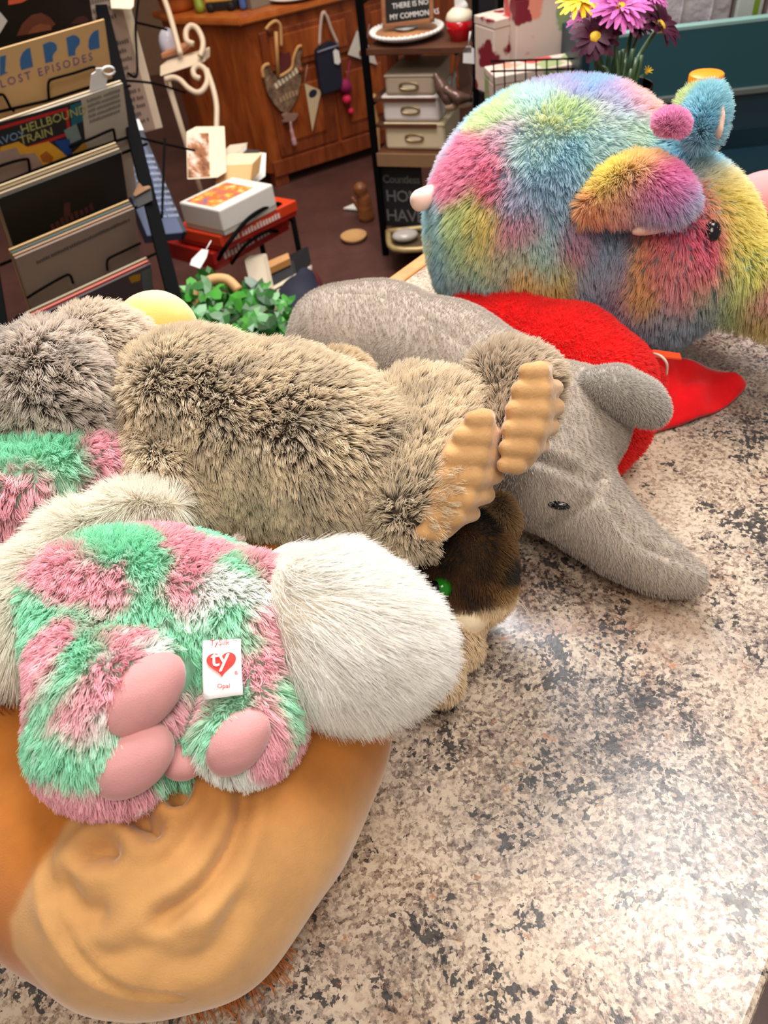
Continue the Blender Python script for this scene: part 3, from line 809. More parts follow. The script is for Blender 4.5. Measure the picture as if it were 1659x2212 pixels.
# ---- grey elephant
M_grey = cloth('grey_velour', .5, .95, .4, 800, .05)
ele = thing('grey_elephant', 'smooth grey plush elephant lying on its side with trunk stretched on granite', 'plush toy', W(950, 850, 0))
eb = soft_obj('body', [CH([(775, 765, .062, 118), (830, 745, .062, 122), (960, 800, .064, 135), (1090, 870, .064, 140)], .02), SB(705, 705, .075, 62, .05), CH([(690, 790, .045, 60), (680, 830, .04, 60)], .03),
                       SB(1190, 930, .064, 145, .012), SB(1170, 1020, .058, 122, .02), SB(1270, 900, .068, 72, .03),
                       CH([(1215, 1060, .048, 92), (1275, 1110, .04, 78), (1350, 1178, .03, 60), (1425, 1224, .023, 46), (1488, 1250, .019, 36)], .012)], M_grey, ele, .0036, zmin=.0008, colf=const('#b0a294'))
V, Fc = arr(eb)
def seam(o, pixs, wid, dp):
    V, Fc = arr(o); P = np.array(spline([hit(o, u, v)[0] for u, v in pixs], 12))
    dd = np.sqrt(((V[:, None] - P[None]) ** 2).sum(-1)).min(1)
    V2 = V - vnormals(V, Fc) * (dp * np.exp(-(dd / wid) ** 2) - .3 * dp * np.exp(-((dd - 2 * wid) / wid) ** 2))[:, None]
    o.data.vertices.foreach_set('co', V2.astype(np.float32).ravel()); o.data.update()
    o_data[o.name] = (V2, Fc); _bvh.pop(o.name, None)
seam(eb, [(735, 630), (830, 640), (930, 690), (1010, 745)], .003, .0025)
seam(eb, [(1150, 985), (1225, 1010), (1290, 1035), (1325, 1010)], .004, .005)
seam(eb, [(1300, 1050), (1335, 1110), (1380, 1170), (1440, 1195), (1510, 1225)], .003, .003)
seam(eb, [(1180, 1140), (1230, 1110), (1290, 1060)], .004, .003)
M_gfuz = hairmat('grey_pile', (.6, .6, .6), .6, .6, .5)
fur(eb, 70000, .0032, M_gfuz, const('#ab9d8f'), .00017, comb=tuple(RT * .5 - UP * .4), comb_w=.8, grav=.2, clump=0, jit=.18, pts=3)
er = soft_obj('ear', [CH([(1275, 822, .115, 22), (1330, 838, .112, 34), (1390, 868, .1, 32), (1418, 888, .094, 22)], .01), EL(1345, 868, .095, 88, 26, 40, -28, .012)], M_grey, ele, .003, colf=const('#a8a096'))
fur(er, 9000, .003, M_gfuz, const('#b5aba0'), .00017, comb=tuple(RT * .5), comb_w=.6, grav=.2, jit=.4, pts=3)
M_black = plain('#0c0c0e', .12, name='black_plastic', vary=.02)
p, nn = hit(eb, 1206, 1092)
soft_obj('eye', [ell(p - nn * .001, (.0078, .0036, .0035), (unit(RT * .96 + UP * .25), np.cross(nn, unit(RT)), nn))], M_black, ele, .0012)

# ---- bright red plush
M_rd = hairmat('red_pile', (.75, .5, .5), .6, .6, .2)
M_redb = cloth('red_plush_cloth', .1, .95, .2, 700, .05)
red = thing('red_plush', 'bright red plush toy behind the grey elephant with flat red flap', 'plush toy', W(1250, 760, 0))
rb = soft_obj('body', [CH([(1010, 692, .07, 52), (1110, 722, .07, 74), (1230, 768, .066, 96), (1305, 815, .06, 96)], .02), CH([(1310, 840, .055, 88), (1320, 920, .045, 70), (1300, 985, .03, 48)], .02), CH([(1060, 740, .04, 70), (1250, 830, .036, 90)], .02), SB(1035, 662, .078, 30, .02),
                       SB(1105, 672, .078, 28, .02), SB(1390, 830, .035, 45, .02)], M_redb, red, .004, zmin=.0008, colf=const('#e01010'))
fur(rb, 50000, .0045, M_rd, const('#f2120f'), .0002, comb=tuple(RT * .5 - UP * .3), comb_w=.6, grav=.2, clump=8, clump_w=.4, jit=.4, pts=3)
fp = [W(u, v, z) for u, v, z in ((1395, 800, .035), (1440, 772, .035), (1500, 790, .02), (1600, 826, .008), (1598, 855, .004), (1530, 895, .004), (1400, 940, .004), (1350, 975, .004), (1360, 880, .02))]
fc_ = np.mean(fp, 0) + [0, 0, .012]
bm = bmesh.new()
N1 = 8; ring0 = spline(fp + [fp[0]], 6)[:-1]; rows = []
for k in range(N1 + 1):
    f_ = k / N1; rows.append([fc_ + (q - fc_) * f_ for q in ring0])
vt, vb = [], []
for k, row in enumerate(rows):
    A = np.array(row); zz = .006 * wav(A, .045, 2) * (1 if k < N1 else .4)
    vt.append([bm.verts.new(Vector((a[0], a[1], max(.005, a[2] + z_ + .003)))) for a, z_ in zip(A, zz)])
    vb.append([bm.verts.new(Vector((a[0], a[1], max(.0015, a[2] + z_ - .001)))) for a, z_ in zip(A, zz)])
n_ = len(ring0)
for k in range(N1):
    for i in range(n_):
        j = (i + 1) % n_
        if k == 0: bm.faces.new([vt[1][i], vt[1][j], vt[0][0]]) if True else 0; bm.faces.new([vb[1][j], vb[1][i], vb[0][0]])
        else: bm.faces.new([vt[k][i], vt[k][j], vt[k + 1][j], vt[k + 1][i]][::-1]); bm.faces.new([vb[k][i], vb[k][j], vb[k + 1][j], vb[k + 1][i]])
for i in range(n_):
    j = (i + 1) % n_; bm.faces.new([vt[N1][i], vb[N1][i], vb[N1][j], vt[N1][j]])
bmesh.ops.delete(bm, geom=[v for v in bm.verts if not v.link_faces], context='VERTS')
M_flap = cloth('red_felt', .2, .95, .4, 700, .12, c='#e8141c')
bm_obj('flap', bm, M_flap, red, True, 'flat red cloth flap')
M_otag = plain('#f0501c', .5, name='orange_card', vary=.04)
prism('hang_tag', [W(1400, 762, .07), W(1412, 758, .07), W(1468, 766, .06), W(1472, 778, .058), W(1410, 772, .066)], np.array([0, 0, .0015]), M_otag, red, 0, 'orange paper hang tag')
M_clear = plain('#e8d8c8', .3, name='clear_plastic', vary=.05)
tube('tag_loop', spline([W(1400, 762, .072), W(1425, 768, .076), W(1440, 785, .07), W(1440, 808, .055)], 8), .0012, M_clear, red)

# ---- rainbow elephant
M_rb = hairmat('tie_dye_strands', (.85, .85, .85), .6, .5, .4, trans=.4)
rain = thing('rainbow_elephant', 'large round fluffy tie dye rainbow plush elephant at the back of the counter', 'plush toy', W(1250, 640, 0))
zc = .125
rbd = soft_obj('body', [EL(1190, 452, zc, 250, 228, 240, 0), EL(1255, 430, zc, 200, 205, 210, -12, .02), EL(1425, 540, zc - .02, 140, 190, 185, -12, .03), SB(1150, 520, .105, 200, .03), SB(1405, 640, .07, 88, .03),
                        CH([(1530, 520, .12, 82), (1590, 598, .10, 70), (1680, 625, .09, 76), (1720, 650, .085, 76)], .04), CH([(1290, 560, .10, 78), (1290, 640, .06, 74)], .03), CH([(1090, 590, .08, 85), (1090, 630, .05, 75)], .04)], M_skin, rain, .0065, zmin=.001, colf=const('#9ac0d0'))
PK, YL, SKY, LM, OR, BG, PU, RD, AQ = '#f0608c', '#f7d54a', '#86d2e6', '#c2e08a', '#f7a04a', '#6f9cc0', '#a99ccc', '#ee3360', '#b8e2dc'
rpts = [(1050, 230, SKY), (1000, 290, SKY), (1085, 245, LM), (1150, 220, AQ), (1200, 240, LM), (1180, 268, '#e8dc5a'), (1235, 245, LM), (1150, 290, AQ), (1300, 250, '#dfe6da'), (1350, 262, AQ), (1130, 200, AQ), (1290, 300, AQ), (1370, 290, LM), (1030, 350, PK), (1080, 350, PK), (1010, 385, PK), (970, 390, PK), (1060, 385, RD), (980, 320, '#c9b6d6'), (1100, 310, '#e8b8c8'), (1170, 370, SKY), (1180, 410, BG), (1150, 340, AQ), (1230, 330, SKY), (1300, 340, AQ), (1220, 390, '#86b8d8'), (1120, 400, '#b0a8d0'), (1150, 440, BG), (1200, 460, BG), (1430, 330, '#5cc2e6'), (1400, 310, SKY), (1480, 345, '#5cc0e4'), (1500, 370, SKY), (1350, 320, AQ), (1440, 395, RD), (1490, 415, RD), (1510, 450, RD), (1480, 480, RD), (1430, 520, RD), (1510, 530, RD), (1390, 560, OR), (1400, 590, OR), (1450, 570, '#ee5a60'), (1500, 575, '#ee4a70'), (1390, 630, '#f2b04a'), (1360, 620, OR), (1460, 620, '#d8727a'), (1520, 610, '#f07a6a'), (1430, 670, '#8a98a8'), (1480, 700, '#6a90a8'), (1420, 730, '#5f7f9c'), (1530, 650, '#78a0a0'), (1500, 730, '#6a8ca8'), (1380, 700, '#7a88a4'), (1270, 520, BG), (1275, 580, '#7aa2bc'), (1270, 640, BG), (1300, 600, '#8fb0c8'), (1320, 560, BG), (1330, 620, '#8a6aa0'), (1320, 590, '#c07890'), (1340, 650, '#a070a0'), (1540, 390, '#f6d988'), (1560, 420, YL), (1575, 470, YL), (1580, 520, YL), (1620, 560, '#f2e04a'), (1640, 520, YL), (1600, 600, '#d8d84a'), (1610, 640, '#b8d060'), (1580, 670, '#8ab060'), (1640, 680, '#c8b84a'), (1655, 640, '#d84a70'), (1560, 620, '#9ab868'), (1590, 700, '#6a9a58'), (945, 470, SKY), (960, 540, SKY), (990, 480, LM), (1010, 460, '#c8d860'), (1050, 480, '#f0cc48'), (1055, 510, YL), (1040, 540, '#e0d060'), (990, 530, '#a8cc88'), (955, 590, '#7ab0cc'), (930, 520, '#bcd8a8'), (990, 600, '#88b0b0'), (970, 640, '#88b078'), (1040, 580, '#8fd0b0'), (1060, 620, '#6f98bc'), (1100, 560, '#a8b890'), (1120, 480, '#e0567c'), (1110, 500, '#d06a88'), (1170, 500, '#9cc8c0'), (1150, 540, '#90c8b8'), (1180, 560, '#a0ccb0'), (1200, 520, '#98c4cc'), (1240, 500, '#d84a80'), (1245, 540, '#e0406c'), (1130, 600, '#f0b040'), (1170, 610, YL), (1210, 610, '#f4c040'), (1160, 640, '#f2a83a'), (1215, 580, '#b8c870'), (1230, 640, '#d0a050'), (1100, 640, '#d0a860'), (1260, 450, BG), (1260, 410, '#8fc0dc'), (1220, 200, '#b0a0d8'), (1160, 185, '#f078c8'), (1210, 183, '#f070c4'), (1260, 195, '#7ab0dc'), (1320, 225, '#a498d4'), (1370, 240, '#d8a0c0'), (1400, 250, '#f29a8c'), (1420, 262, '#f4b09a'), (1450, 290, '#dcd8c0')]
rc = dye(rbd, rpts, .010, .007, .05)
down_out = lambda P: np.stack([0 * P[:, 0], 0 * P[:, 0] - .2, 0 * P[:, 0] - .7], 1)
fur(rbd, 120000, .0115, M_rb, rc, .0003, gam=.46, comb_w=.6, grav=.3, clump=14, clump_w=.55, jit=.4, pts=4, field_f=down_out)
q = [HB(rbd, u, v, o_, px) for u, v, o_, px in ((1262, 455, .010, 24), (1320, 422, .016, 42), (1380, 425, .02, 46), (1435, 448, .02, 38), (1465, 462, .018, 24))]
e1 = soft_obj('ear', [chain([a for a, b_ in q], [b_ * .82 for a, b_ in q], .012)], M_skin, rain, .005, colf=const('#f0d0c8'))
epts = [(1250, 445, '#f59a40'), (1290, 400, '#f8c840'), (1330, 375, '#f8d840'), (1370, 370, '#f8b850'), (1300, 440, '#f6a048'), (1280, 470, '#f06a58'), (1320, 460, '#f28a70'), (1340, 420, '#f09a70'), (1400, 385, '#ee5090'), (1430, 400, '#e84c98'), (1390, 420, '#d87ab0'), (1440, 430, '#c07ac0'), (1480, 450, '#a8a4d4'), (1400, 455, '#a89cc8'), (1360, 470, '#d8a0b0'), (1450, 480, '#b0a8d0'), (1330, 490, '#e8a0a0'), (1490, 470, '#b4b0d8')]
fur(e1, 16000, .0125, M_rb, dye(e1, epts, .007, .004, .04), .0003, gam=.46, comb=tuple(RT * .5 - UP * .5), comb_w=.6, grav=.3, clump=14, clump_w=.5, jit=.4, pts=4)
M_inner = cloth('pale_pink_minky', .4, .9, .2, 900, .05, c='#e6bfae')
p, r_ = HB(e1, 1425, 476, .006, 66)
soft_obj('ear_lining', [ell(p, (r_, r_ * .26, r_ * .3), (unit(RT + .25 * UP), unit(UP - .25 * RT), FW))], M_inner, rain, .003, label='pale pink ear lining')
e2 = soft_obj('ear', [EL(1524, 255, .22, 28, 60, 30, -8), EL(1498, 228, .222, 20, 32, 20, -30, .01)], M_skin, rain, .005, colf=const('#a8d0d8'))
fur(e2, 12000, .0125, M_rb, dye(e2, [(1500, 210, '#cfe0a0'), (1480, 230, '#d0e098'), (1520, 220, '#90d0e0'), (1520, 280, '#7cc8e0'), (1540, 200, '#98d4dc'), (1545, 300, '#9ccce0'), (1500, 300, '#88b8d0')], .006, .003, .04), .0003, comb=tuple(UP * .3 + RT * .4), comb_w=.6, grav=.1, clump=12, clump_w=.5, jit=.4, pts=4)
soft_obj('ear_lining', [EL(1554, 262, .222, 8, 46, 24, -4)], M_inner, rain, .003, label='pale pink ear lining')
hx = soft_obj('hair_tuft', [EL(1452, 266, .228, 36, 24, 22, -15)], M_skin, rain, .004, colf=const('#e060a0'))
fur(hx, 5000, .006, M_rb, const('#f99acc'), .0003, comb=tuple(UP * .5), comb_w=.5, grav=.1, clump=10, clump_w=.5, jit=.4, pts=4)
M_tailp = cloth('pale_tail_minky', .4, .9, .2, 900, .05, c='#f6d2c4')
soft_obj('tail', [SB(908, 433, .16, 24), CH([(925, 420, .16, 18), (955, 410, .16, 18)], .01)], M_tailp, rain, .003, label='pale pink stub tail')
p, nn = hit(rbd, 1531, 501)
soft_obj('eye', [ell(p + nn * .006, (.0072, .0092, .005), (unit(RT), unit(UP), unit(-FW)))], M_black, rain, .0015)

# ---- spotted brown cat under the pile
M_leo = hairmat('spotted_pile', (.5, .45, .4), .5, .5, .2)
leo = thing('spotted_cat', 'brown black striped plush cat with cream muzzle tucked under the taupe plush', 'plush toy', W(1000, 1200, 0))
lbd = soft_obj('body', [CH([(720, 1150, .05, 100), (850, 1200, .05, 105), (930, 1230, .05, 95)], .02), EL(1015, 1210, .062, 92, 105, 95, 0, .02), SB(1045, 1285, .052, 50, .02), CH([(990, 1380, .03, 48), (1005, 1400, .022, 36)], .015), CH([(930, 1400, .035, 65), (955, 1475, .022, 42)], .015)], M_skin, leo, .0035, zmin=.0008, colf=const('#5a3a18'))
BR, BK, CR = '#6d4417', '#120c08', '#ecd5b2'
lpts = [(1050, 1150, BK), (1056, 1175, BK), (1052, 1210, BK), (1086, 1225, BK), (1082, 1248, BK), (1010, 1283, BK), (1020, 1240, BK), (1028, 1195, BK), (985, 1215, BK), (1000, 1290, '#6a3f12'), (985, 1250, '#5a3610'), (1010, 1220, '#6b4316'), (1040, 1200, '#75502a'), (1030, 1260, BR), (1070, 1260, '#8a6230'), (1085, 1290, '#a07840'), (1045, 1230, BK), (1060, 1180, BK), (1000, 1190, BK), (1025, 1170, '#7a5228'), (1075, 1220, '#86602f'), (1015, 1280, BK), (1050, 1290, '#4a2c0c'), (1080, 1180, '#7a5630'), (960, 1200, BK), (930, 1180, '#4a3018'), (900, 1230, BK), (880, 1190, '#3a2410'), (860, 1220, BK), (920, 1240, '#5a4020'), (840, 1180, '#2a1a0c'), (800, 1200, BK), (780, 1150, '#5a3418'), (950, 1250, '#4a3418'), (1005, 1335, CR), (1040, 1335, CR), (1080, 1318, CR), (1000, 1350, CR), (1000, 1400, CR), (985, 1380, CR), (950, 1480, CR), (930, 1430, CR), (970, 1450, CR)]
lc = dye(lbd, lpts, .004, .002, .02)
def leo_col(X):
    c = lc(X); s_ = (wav(X, .018, 5) > .45) & ((X - W(1010, 1220, .06)) @ RT < -.012) & (c[:, 0] < .4)
    c[s_] = lin(BK); return c
fur(lbd, 60000, .0055, M_leo, leo_col, .0002, gam=1.0, comb=tuple(-UP * .7), comb_w=.7, grav=.2, clump=8, clump_w=.3, jit=.35, pts=3)
le = soft_obj('ear', [CH([(1080, 1085, .085, 18), (1080, 1130, .078, 22), (1072, 1150, .075, 18)], .01)], M_skin, leo, .003, colf=const('#5a3a18'))
fur(le, 5000, .0055, M_leo, const('#6a4822'), .0002, comb=tuple(-UP), comb_w=.6, grav=.2, jit=.35, pts=3)
M_cream = cloth('cream_minky', .4, .9, .3, 900, .06, c='#efdcba')
mz = soft_obj('muzzle', [EL(1018, 1332, .048, 46, 26, 34, 8), EL(1075, 1312, .05, 27, 24, 28, 35, .006), EL(1005, 1350, .04, 34, 24, 34, 0, .01)], M_cream, leo, .0025, label='cream muzzle')
for q in ([(985, 1395, .028, 26), (1008, 1400, .02, 22)], [(985, 1425, .02, 18), (1000, 1432, .016, 16)], [(925, 1480, .024, 34), (955, 1480, .022, 36)], [(975, 1455, .022, 22), (985, 1462, .018, 18)]):
    soft_obj('toe', [CH(q, .006)], M_cream, leo, .0025, label='cream toe')
M_green = plain('#1c7a18', .08, name='green_glass_eye', vary=.1)
p, nn = hit(lbd, 955, 1268)
soft_obj('eye', [ball(p + nn * .001, .0075)], M_green, leo, .0018, label='green glass eye')
soft_obj('pupil', [ell(p + nn * .0055 - RT * .0035, (.0055, .0065, .004), (unit(RT), unit(UP), unit(-FW)))], M_black, leo, .0012)
M_wh = plain('#d8cfc0', .3, name='whisker', vary=.05)
for a, b_, c_ in (((1100, 1278), (1135, 1318), (1155, 1348)), ((1098, 1268), (1128, 1300), (1148, 1335))):
    tube('whisker', spline([W(*a, .045), W(*b_, .03), W(*c_, .02)], 6), .00022, M_wh, leo, 5)

# ---- pale yellow plush, pink round plush, white ribbon tag
M_yel = cloth('pale_yellow_minky', .4, .9, .25, 800, .05)
yel = thing('yellow_plush', 'pale yellow smooth plush rising behind the taupe plush', 'plush toy', W(330, 900, 0))
yb = soft_obj('body', [EL(338, 724, .15, 94, 96, 85, -12), CH([(335, 800, .10, 95), (360, 900, .06, 100)], .04)], M_yel, yel, .005, colf=const('#f3d488'))
Xr = W(330, 735, .15)
def ycol(X):
    f = 1 / (1 + np.exp(-(((X - Xr) @ UP + .1 * ((X - Xr) @ RT)) / dep(Xr) * FPX - 72) / 10))
    return np.array(lin('#f0bf66')) * (1 - f)[:, None] + np.array(lin('#efd6a8')) * f[:, None]
put_color(yb.data, ycol(arr(yb)[0]), 'col2'); yb.data.attributes.remove(yb.data.attributes['col']); yb.data.attributes['col2'].name = 'col'
seam(yb, [(285, 645), (330, 640), (375, 660), (405, 690)], .0015, .0015)
M_pinkc = cloth('pink_minky', .4, .9, .2, 800, .04, c='#ee8f8e')
pk = thing('pink_plush', 'round pale pink plush with a red swirl cheek behind the rainbow trunk', 'plush toy', W(1650, 520, 0))
pb = soft_obj('body', [EL(1655, 462, .07, 105, 88, 90, 0)], M_pinkc, pk, .005)
sp_ = []
for k in range(40):
    a = k * .33; r = 4 + 22 * (1 - k / 40); u, v = 1656 + r * math.cos(a), 473 + r * .62 * math.sin(a)
    p, nn = hit(pb, u, v); sp_.append(p + nn * .0006)
M_sw = plain('#b02a3a', .8, name='red_thread', vary=.05)
tube('swirl', sp_, .0016, M_sw, pk, 6, label='red embroidered swirl')
M_rib = plain('#e9e6e2', .35, name='white_ribbon', vary=.04)
rbn = thing('paper_tag', 'small white curled paper tag hanging under the taupe plush', 'tag', W(760, 1170, .1))
for q in ([(770, 1145), (765, 1175), (757, 1200)], [(752, 1150), (745, 1165), (735, 1185)]):
    L_ = spline([W(u, v, .115) for u, v in q], 5); off = unit(RT) * .0032
    V = [x for p in L_ for x in (p, p + off, p + off + FW * .0006, p + FW * .0006)]; Fc = []
    for i in range(len(L_) - 1):
        for k in range(4): l_ = (k + 1) % 4; Fc.append((i * 4 + k, i * 4 + l_, i * 4 + 4 + l_, i * 4 + 4 + k))
    Fc += [(0, 1, 2, 3), tuple(range(len(V) - 4, len(V)))]
    mesh_obj('tag_strip', V, Fc, M_rib, rbn)


# ================================================================ the shop behind the counter
def PL(u, v, o, n):
    k = ray(u, v); o = np.asarray(o, float); n = np.asarray(n, float)
    return CAM + k * (((o - CAM) @ n) / (k @ n))
Zu = np.array([0, 0, 1.0])
M_blk = plain('#060607', .85, 0, name='black_metal', vary=.1, Specular_IOR_Level=.08)
M_blkm = plain('#121113', .7, name='black_card', vary=.15)
M_cream = plain('#e3d3b6', .7, name='cream_card', vary=.06)
M_white = plain('#eceae6', .5, name='white_card', vary=.04)
M_tan = plain('#c99a63', .6, name='tan_wood', vary=.12)
M_brass = plain('#a8916a', .35, .8, name='brass', vary=.1)
M_ink = plain('#5a5048', .8, name='printed_ink', vary=.05)
M_whitem = plain('#e8dccb', .4, name='cream_enamel', vary=.05)

def bars(nm, o, ax, up, widths, h, mat, par, th=.0005):
    """a row of print too blurred to read: one joined mesh of short strokes"""
    ax = unit(ax); up = unit(np.asarray(up) - ax * (ax @ np.asarray(up))); n = np.cross(ax, up); n = n if n @ FW < 0 else -n
    bm = bmesh.new(); x = 0
    for w_ in widths:
        k = 0
        while k < w_:
            hh = h * rng.uniform(.7, 1.0); add_box(bm, np.asarray(o) + ax * (x + k), ax * h * .42, up * hh, n * th); k += h * .62
        x += w_ + h * .5
    return bm_obj(nm, bm, mat, par)
def strokes(o, ax, up, length, h, mat, par, th=.0005, nm='print'):
    ws = []; x = 0
    while x < length: q = min(h * rng.uniform(2, 5), length - x); ws.append(q); x += q + h * .5
    return bars(nm, o, ax, up, ws, h, mat, par, th)

# ---- wooden sideboard
M_sb = wood('#7d3510', '#b5602a', .35, (6, 6, 1.2), 'sideboard_wood', 4)
M_sbd = wood('#6b2c10', '#9c4f26', .38, (6, 6, 1.2), 'sideboard_dark_wood', 4)
M_sbt = wood('#b85c24', '#dd8440', .3, (3, 3, 3), 'sideboard_top_wood', 3)
P0 = W(598, 404, FLOOR); P1 = W(780, 345, FLOOR)
fx = unit((P1 - P0) * [1, 1, 0]); fn_ = np.array([fx[1], -fx[0], 0]); sx = unit(np.array([-.87, .49, 0]))
HB_ = .672; LB = 1.05
def F(x, z, n=0): return P0 + fx * x + Zu * z + fn_ * n
side = thing('sideboard', 'warm brown wooden sideboard with things hung on its knobs', 'sideboard', P0)
prism('cabinet_body', [F(0, .06), F(LB, .06), F(LB, .06) - fn_ * .42, P0 + Zu * .06 + sx * .36 - fn_ * .18, P0 + Zu * .06 + sx * .34], Zu * (HB_ - .06), M_sb, side, .004)
prism('cabinet_top', [F(-.03, HB_, .03), F(LB + .02, HB_, .03), F(LB + .02, HB_) - fn_ * .44, P0 + Zu * HB_ + sx * .40 - fn_ * .2, P0 + Zu * HB_ + sx * .37 + fn_ * .02], Zu * .026, M_sbt, side, .006)
for x in (0, LB - .07): box('foot', F(x, 0, .0), fx * .07, -fn_ * .07, Zu * .06, M_sbd, side, .003)
box('apron', F(.0, .045, .012), fx * LB, -fn_ * .02, Zu * .07, M_sbd, side, .004)
knobs = []
for k in range(2):
    x0 = .05 + k * .5
    d = box('drawer_front', F(x0, .475, .014), fx * .45, -fn_ * .016, Zu * .155, M_sbd, side, .006)
    box('drawer_panel', F(x0 + .04, .5, .019), fx * .37, -fn_ * .008, Zu * .105, M_sb, d, .004)
for k in range(3):
    x0 = .05 + k * .325
    d = box('door', F(x0, .125, .010), fx * .305, -fn_ * .014, Zu * .33, M_sbd, side, .004)
    box('door_panel', F(x0 + .055, .18, .016), fx * .195, -fn_ * .01, Zu * .225, M_sb, d, .008)
for u, v in ((577, 64), (697, 27), (777, 112), (646, 150)):
    p = PL(u, v, F(0, 0, .014), fn_); knobs.append(p)
    lathe('knob', [(.004, 0), (.005, .012), (.014, .018), (.013, .027), (.004, .03)], p, M_sbd, side, 14, fn_)

# hanging on its knobs
def FP(u, v, n=.03): return PL(u, v, F(0, 0, n), fn_)
M_hen = NT('weathered_print'); c = M_hen.ramp(M_hen.noise(30, 5, .7), [(.35, lin('#4f3a2e')), (.55, lin('#82664e')), (.7, lin('#a58a6c'))]); M_hen.set(Base_Color=c, Roughness=.8); M_hen = M_hen.m
hen = thing('hen_plaque', 'brown wooden hen shaped plaque hanging from the sideboard by a cane hook', 'plaque', FP(600, 200))
M_ruf0 = plain('#a88a6a', .8, name='pale_print', vary=.1)
hp = [(570, 168), (567, 150), (573, 140), (581, 138), (584, 150), (592, 162), (602, 166), (614, 160), (630, 148), (634, 125), (643, 102), (652, 98), (653, 110), (648, 130), (654, 150), (650, 175), (645, 205), (634, 228), (622, 246), (606, 240), (590, 222), (578, 200)]
prism('board', [FP(u, v) for u, v in hp], -fn_ * .012, M_hen, hen, .001)
M_edge2 = plain('#c8965c', .6, name='raw_wood_edge', vary=.1)
tube('rim', spline([FP(u, v, .034) for u, v in ((569, 168), (567, 150), (573, 141), (581, 139))], 5), .008, M_edge2, hen, 6)
tube('rim', spline([FP(u, v, .034) for u, v in ((602, 166), (614, 160), (630, 147), (634, 125), (643, 103), (651, 99))], 5), .007, M_edge2, hen, 6)
tube('cane_hook', spline([FP(u, v, .04) for u, v in ((574, 64), (584, 52), (596, 46), (605, 54), (607, 72), (608, 100))], 6), .007, M_edge2, hen, 8)
tube('cane', [FP(596, 68, .034), FP(598, 110, .034), FP(601, 165, .034)], .0085, M_edge2, hen, 8)
M_maroon = plain('#5d1c1c', .8, name='maroon_yarn', vary=.3)
prism('comb', [FP(u, v, .026) for u, v in ((606, 112), (616, 118), (626, 112), (630, 145), (614, 158), (604, 160))], -fn_ * .01, M_maroon, hen)
bars('print', FP(597, 192, .031), FP(640, 160, .031) - FP(597, 192, .031), Zu, [.13], .03, M_cream, hen)
bars('print', FP(606, 222, .031), FP(640, 206, .031) - FP(606, 222, .031), Zu, [.09], .026, M_ruf0, hen)
M_ruf = plain('#8c6a5c', .9, name='burlap', vary=.25)
bow = [(610, 250), (620, 244), (632, 248), (646, 246), (640, 256), (634, 264), (622, 262), (612, 266), (615, 257)]
prism('ruffle_bow', [FP(u, v, .045) for u, v in bow], -fn_ * .022, M_ruf, hen, .003)
M_drop = plain('#c89a9c', .15, name='pink_glass', vary=.08)
tube('drop_pendant', spline([FP(627, 262, .04), FP(630, 282, .04), FP(634, 300, .04), FP(637, 314, .04)], 5), [.006] * 5 + [.009] * 5 + [.012] * 5 + [.009], M_drop, hen, 8, label='pale pink teardrop pendant')
bag = thing('navy_pouch', 'navy blue pouch on a pale strap with white tag hanging from the sideboard', 'pouch', FP(710, 150))
M_navy = plain('#15172c', .75, name='navy_cloth', vary=.15)
prism('pouch', [FP(u, v, .05) for u, v in ((684, 108), (700, 98), (716, 88), (730, 96), (736, 120), (742, 188), (730, 196), (698, 206), (694, 190), (686, 130))], -fn_ * .03, M_navy, bag, .005)
M_strap = plain('#c0a79a', .8, name='pale_strap', vary=.1)
tube('strap', spline([FP(690, 98, .045), FP(692, 60, .04), FP(697, 28, .04), (FP(706, 36, .04)), FP(716, 64, .04), FP(730, 95, .045)], 5), .0075, M_strap, bag, 6)
prism('price_tag', [FP(u, v, .06) for u, v in ((720, 112), (725, 106), (732, 110), (736, 134), (731, 140), (723, 137))], -fn_ * .003, M_white, bag, 0, 'white paper tag')
tube('zip_edge', [FP(686, 113, .052), FP(712, 104, .052), FP(732, 98, .052)], .004, plain('#7d7f92', .6, name='grey_zip'), bag, 6)
for (tri, dot, lb) in (([(658, 180), (695, 196), (690, 214), (675, 284)], True, 'cream pennant with a navy dot hanging beside the hen plaque'),
                       ([(772, 66), (780, 70), (781, 128), (752, 118)], False, 'white pennant hanging left of the black rack post'),
                       ([(792, 92), (806, 112), (815, 140), (790, 132)], False, 'white pennant just right of the black rack post')):
    pn = thing('pennant', lb, 'pennant', FP(*tri[0]), 'pennants on the sideboard')
    prism('flag', [FP(u, v, .028) for u, v in tri], -fn_ * .004, plain('#cdb692' if dot else '#d5d0c6', .85, name='canvas', vary=.08), pn)
    tube('string', [FP(tri[0][0], tri[0][1], .03), FP(tri[0][0] + 6, tri[0][1] - 40, .02)], .0012, M_strap, pn, 5)
    if dot: prism('dot', [FP(676 + 9 * math.cos(a), 202 + 9 * math.sin(a) - .3 * 9 * math.cos(a), .0288) for a in np.linspace(0, 6.28, 12, endpoint=False)], -fn_ * .001, M_navy, pn, 0, 'navy printed dot')
tas = thing('pink_tassel', 'magenta and red tassel hanging behind the navy pouch', 'tassel', FP(748, 200))
M_mag = plain('#8e1250', .8, name='magenta_yarn', vary=.3); M_hot = plain('#d8204c', .7, name='hot_pink_bead', vary=.2)
soft_obj('yarn_tuft', [ball(FP(744, 185, .03), .030), ball(FP(752, 190, .03), .02)], M_mag, tas, .006)
for q, r in (((749, 214), .022), ((758, 240), .015)): soft_obj('bead', [ball(FP(*q, .03), r)], M_hot, tas, .005)
tube('cord', [FP(756, 130, .025), FP(750, 180, .03), FP(749, 214, .03), FP(760, 248, .03)], .003, M_mag, tas, 5)
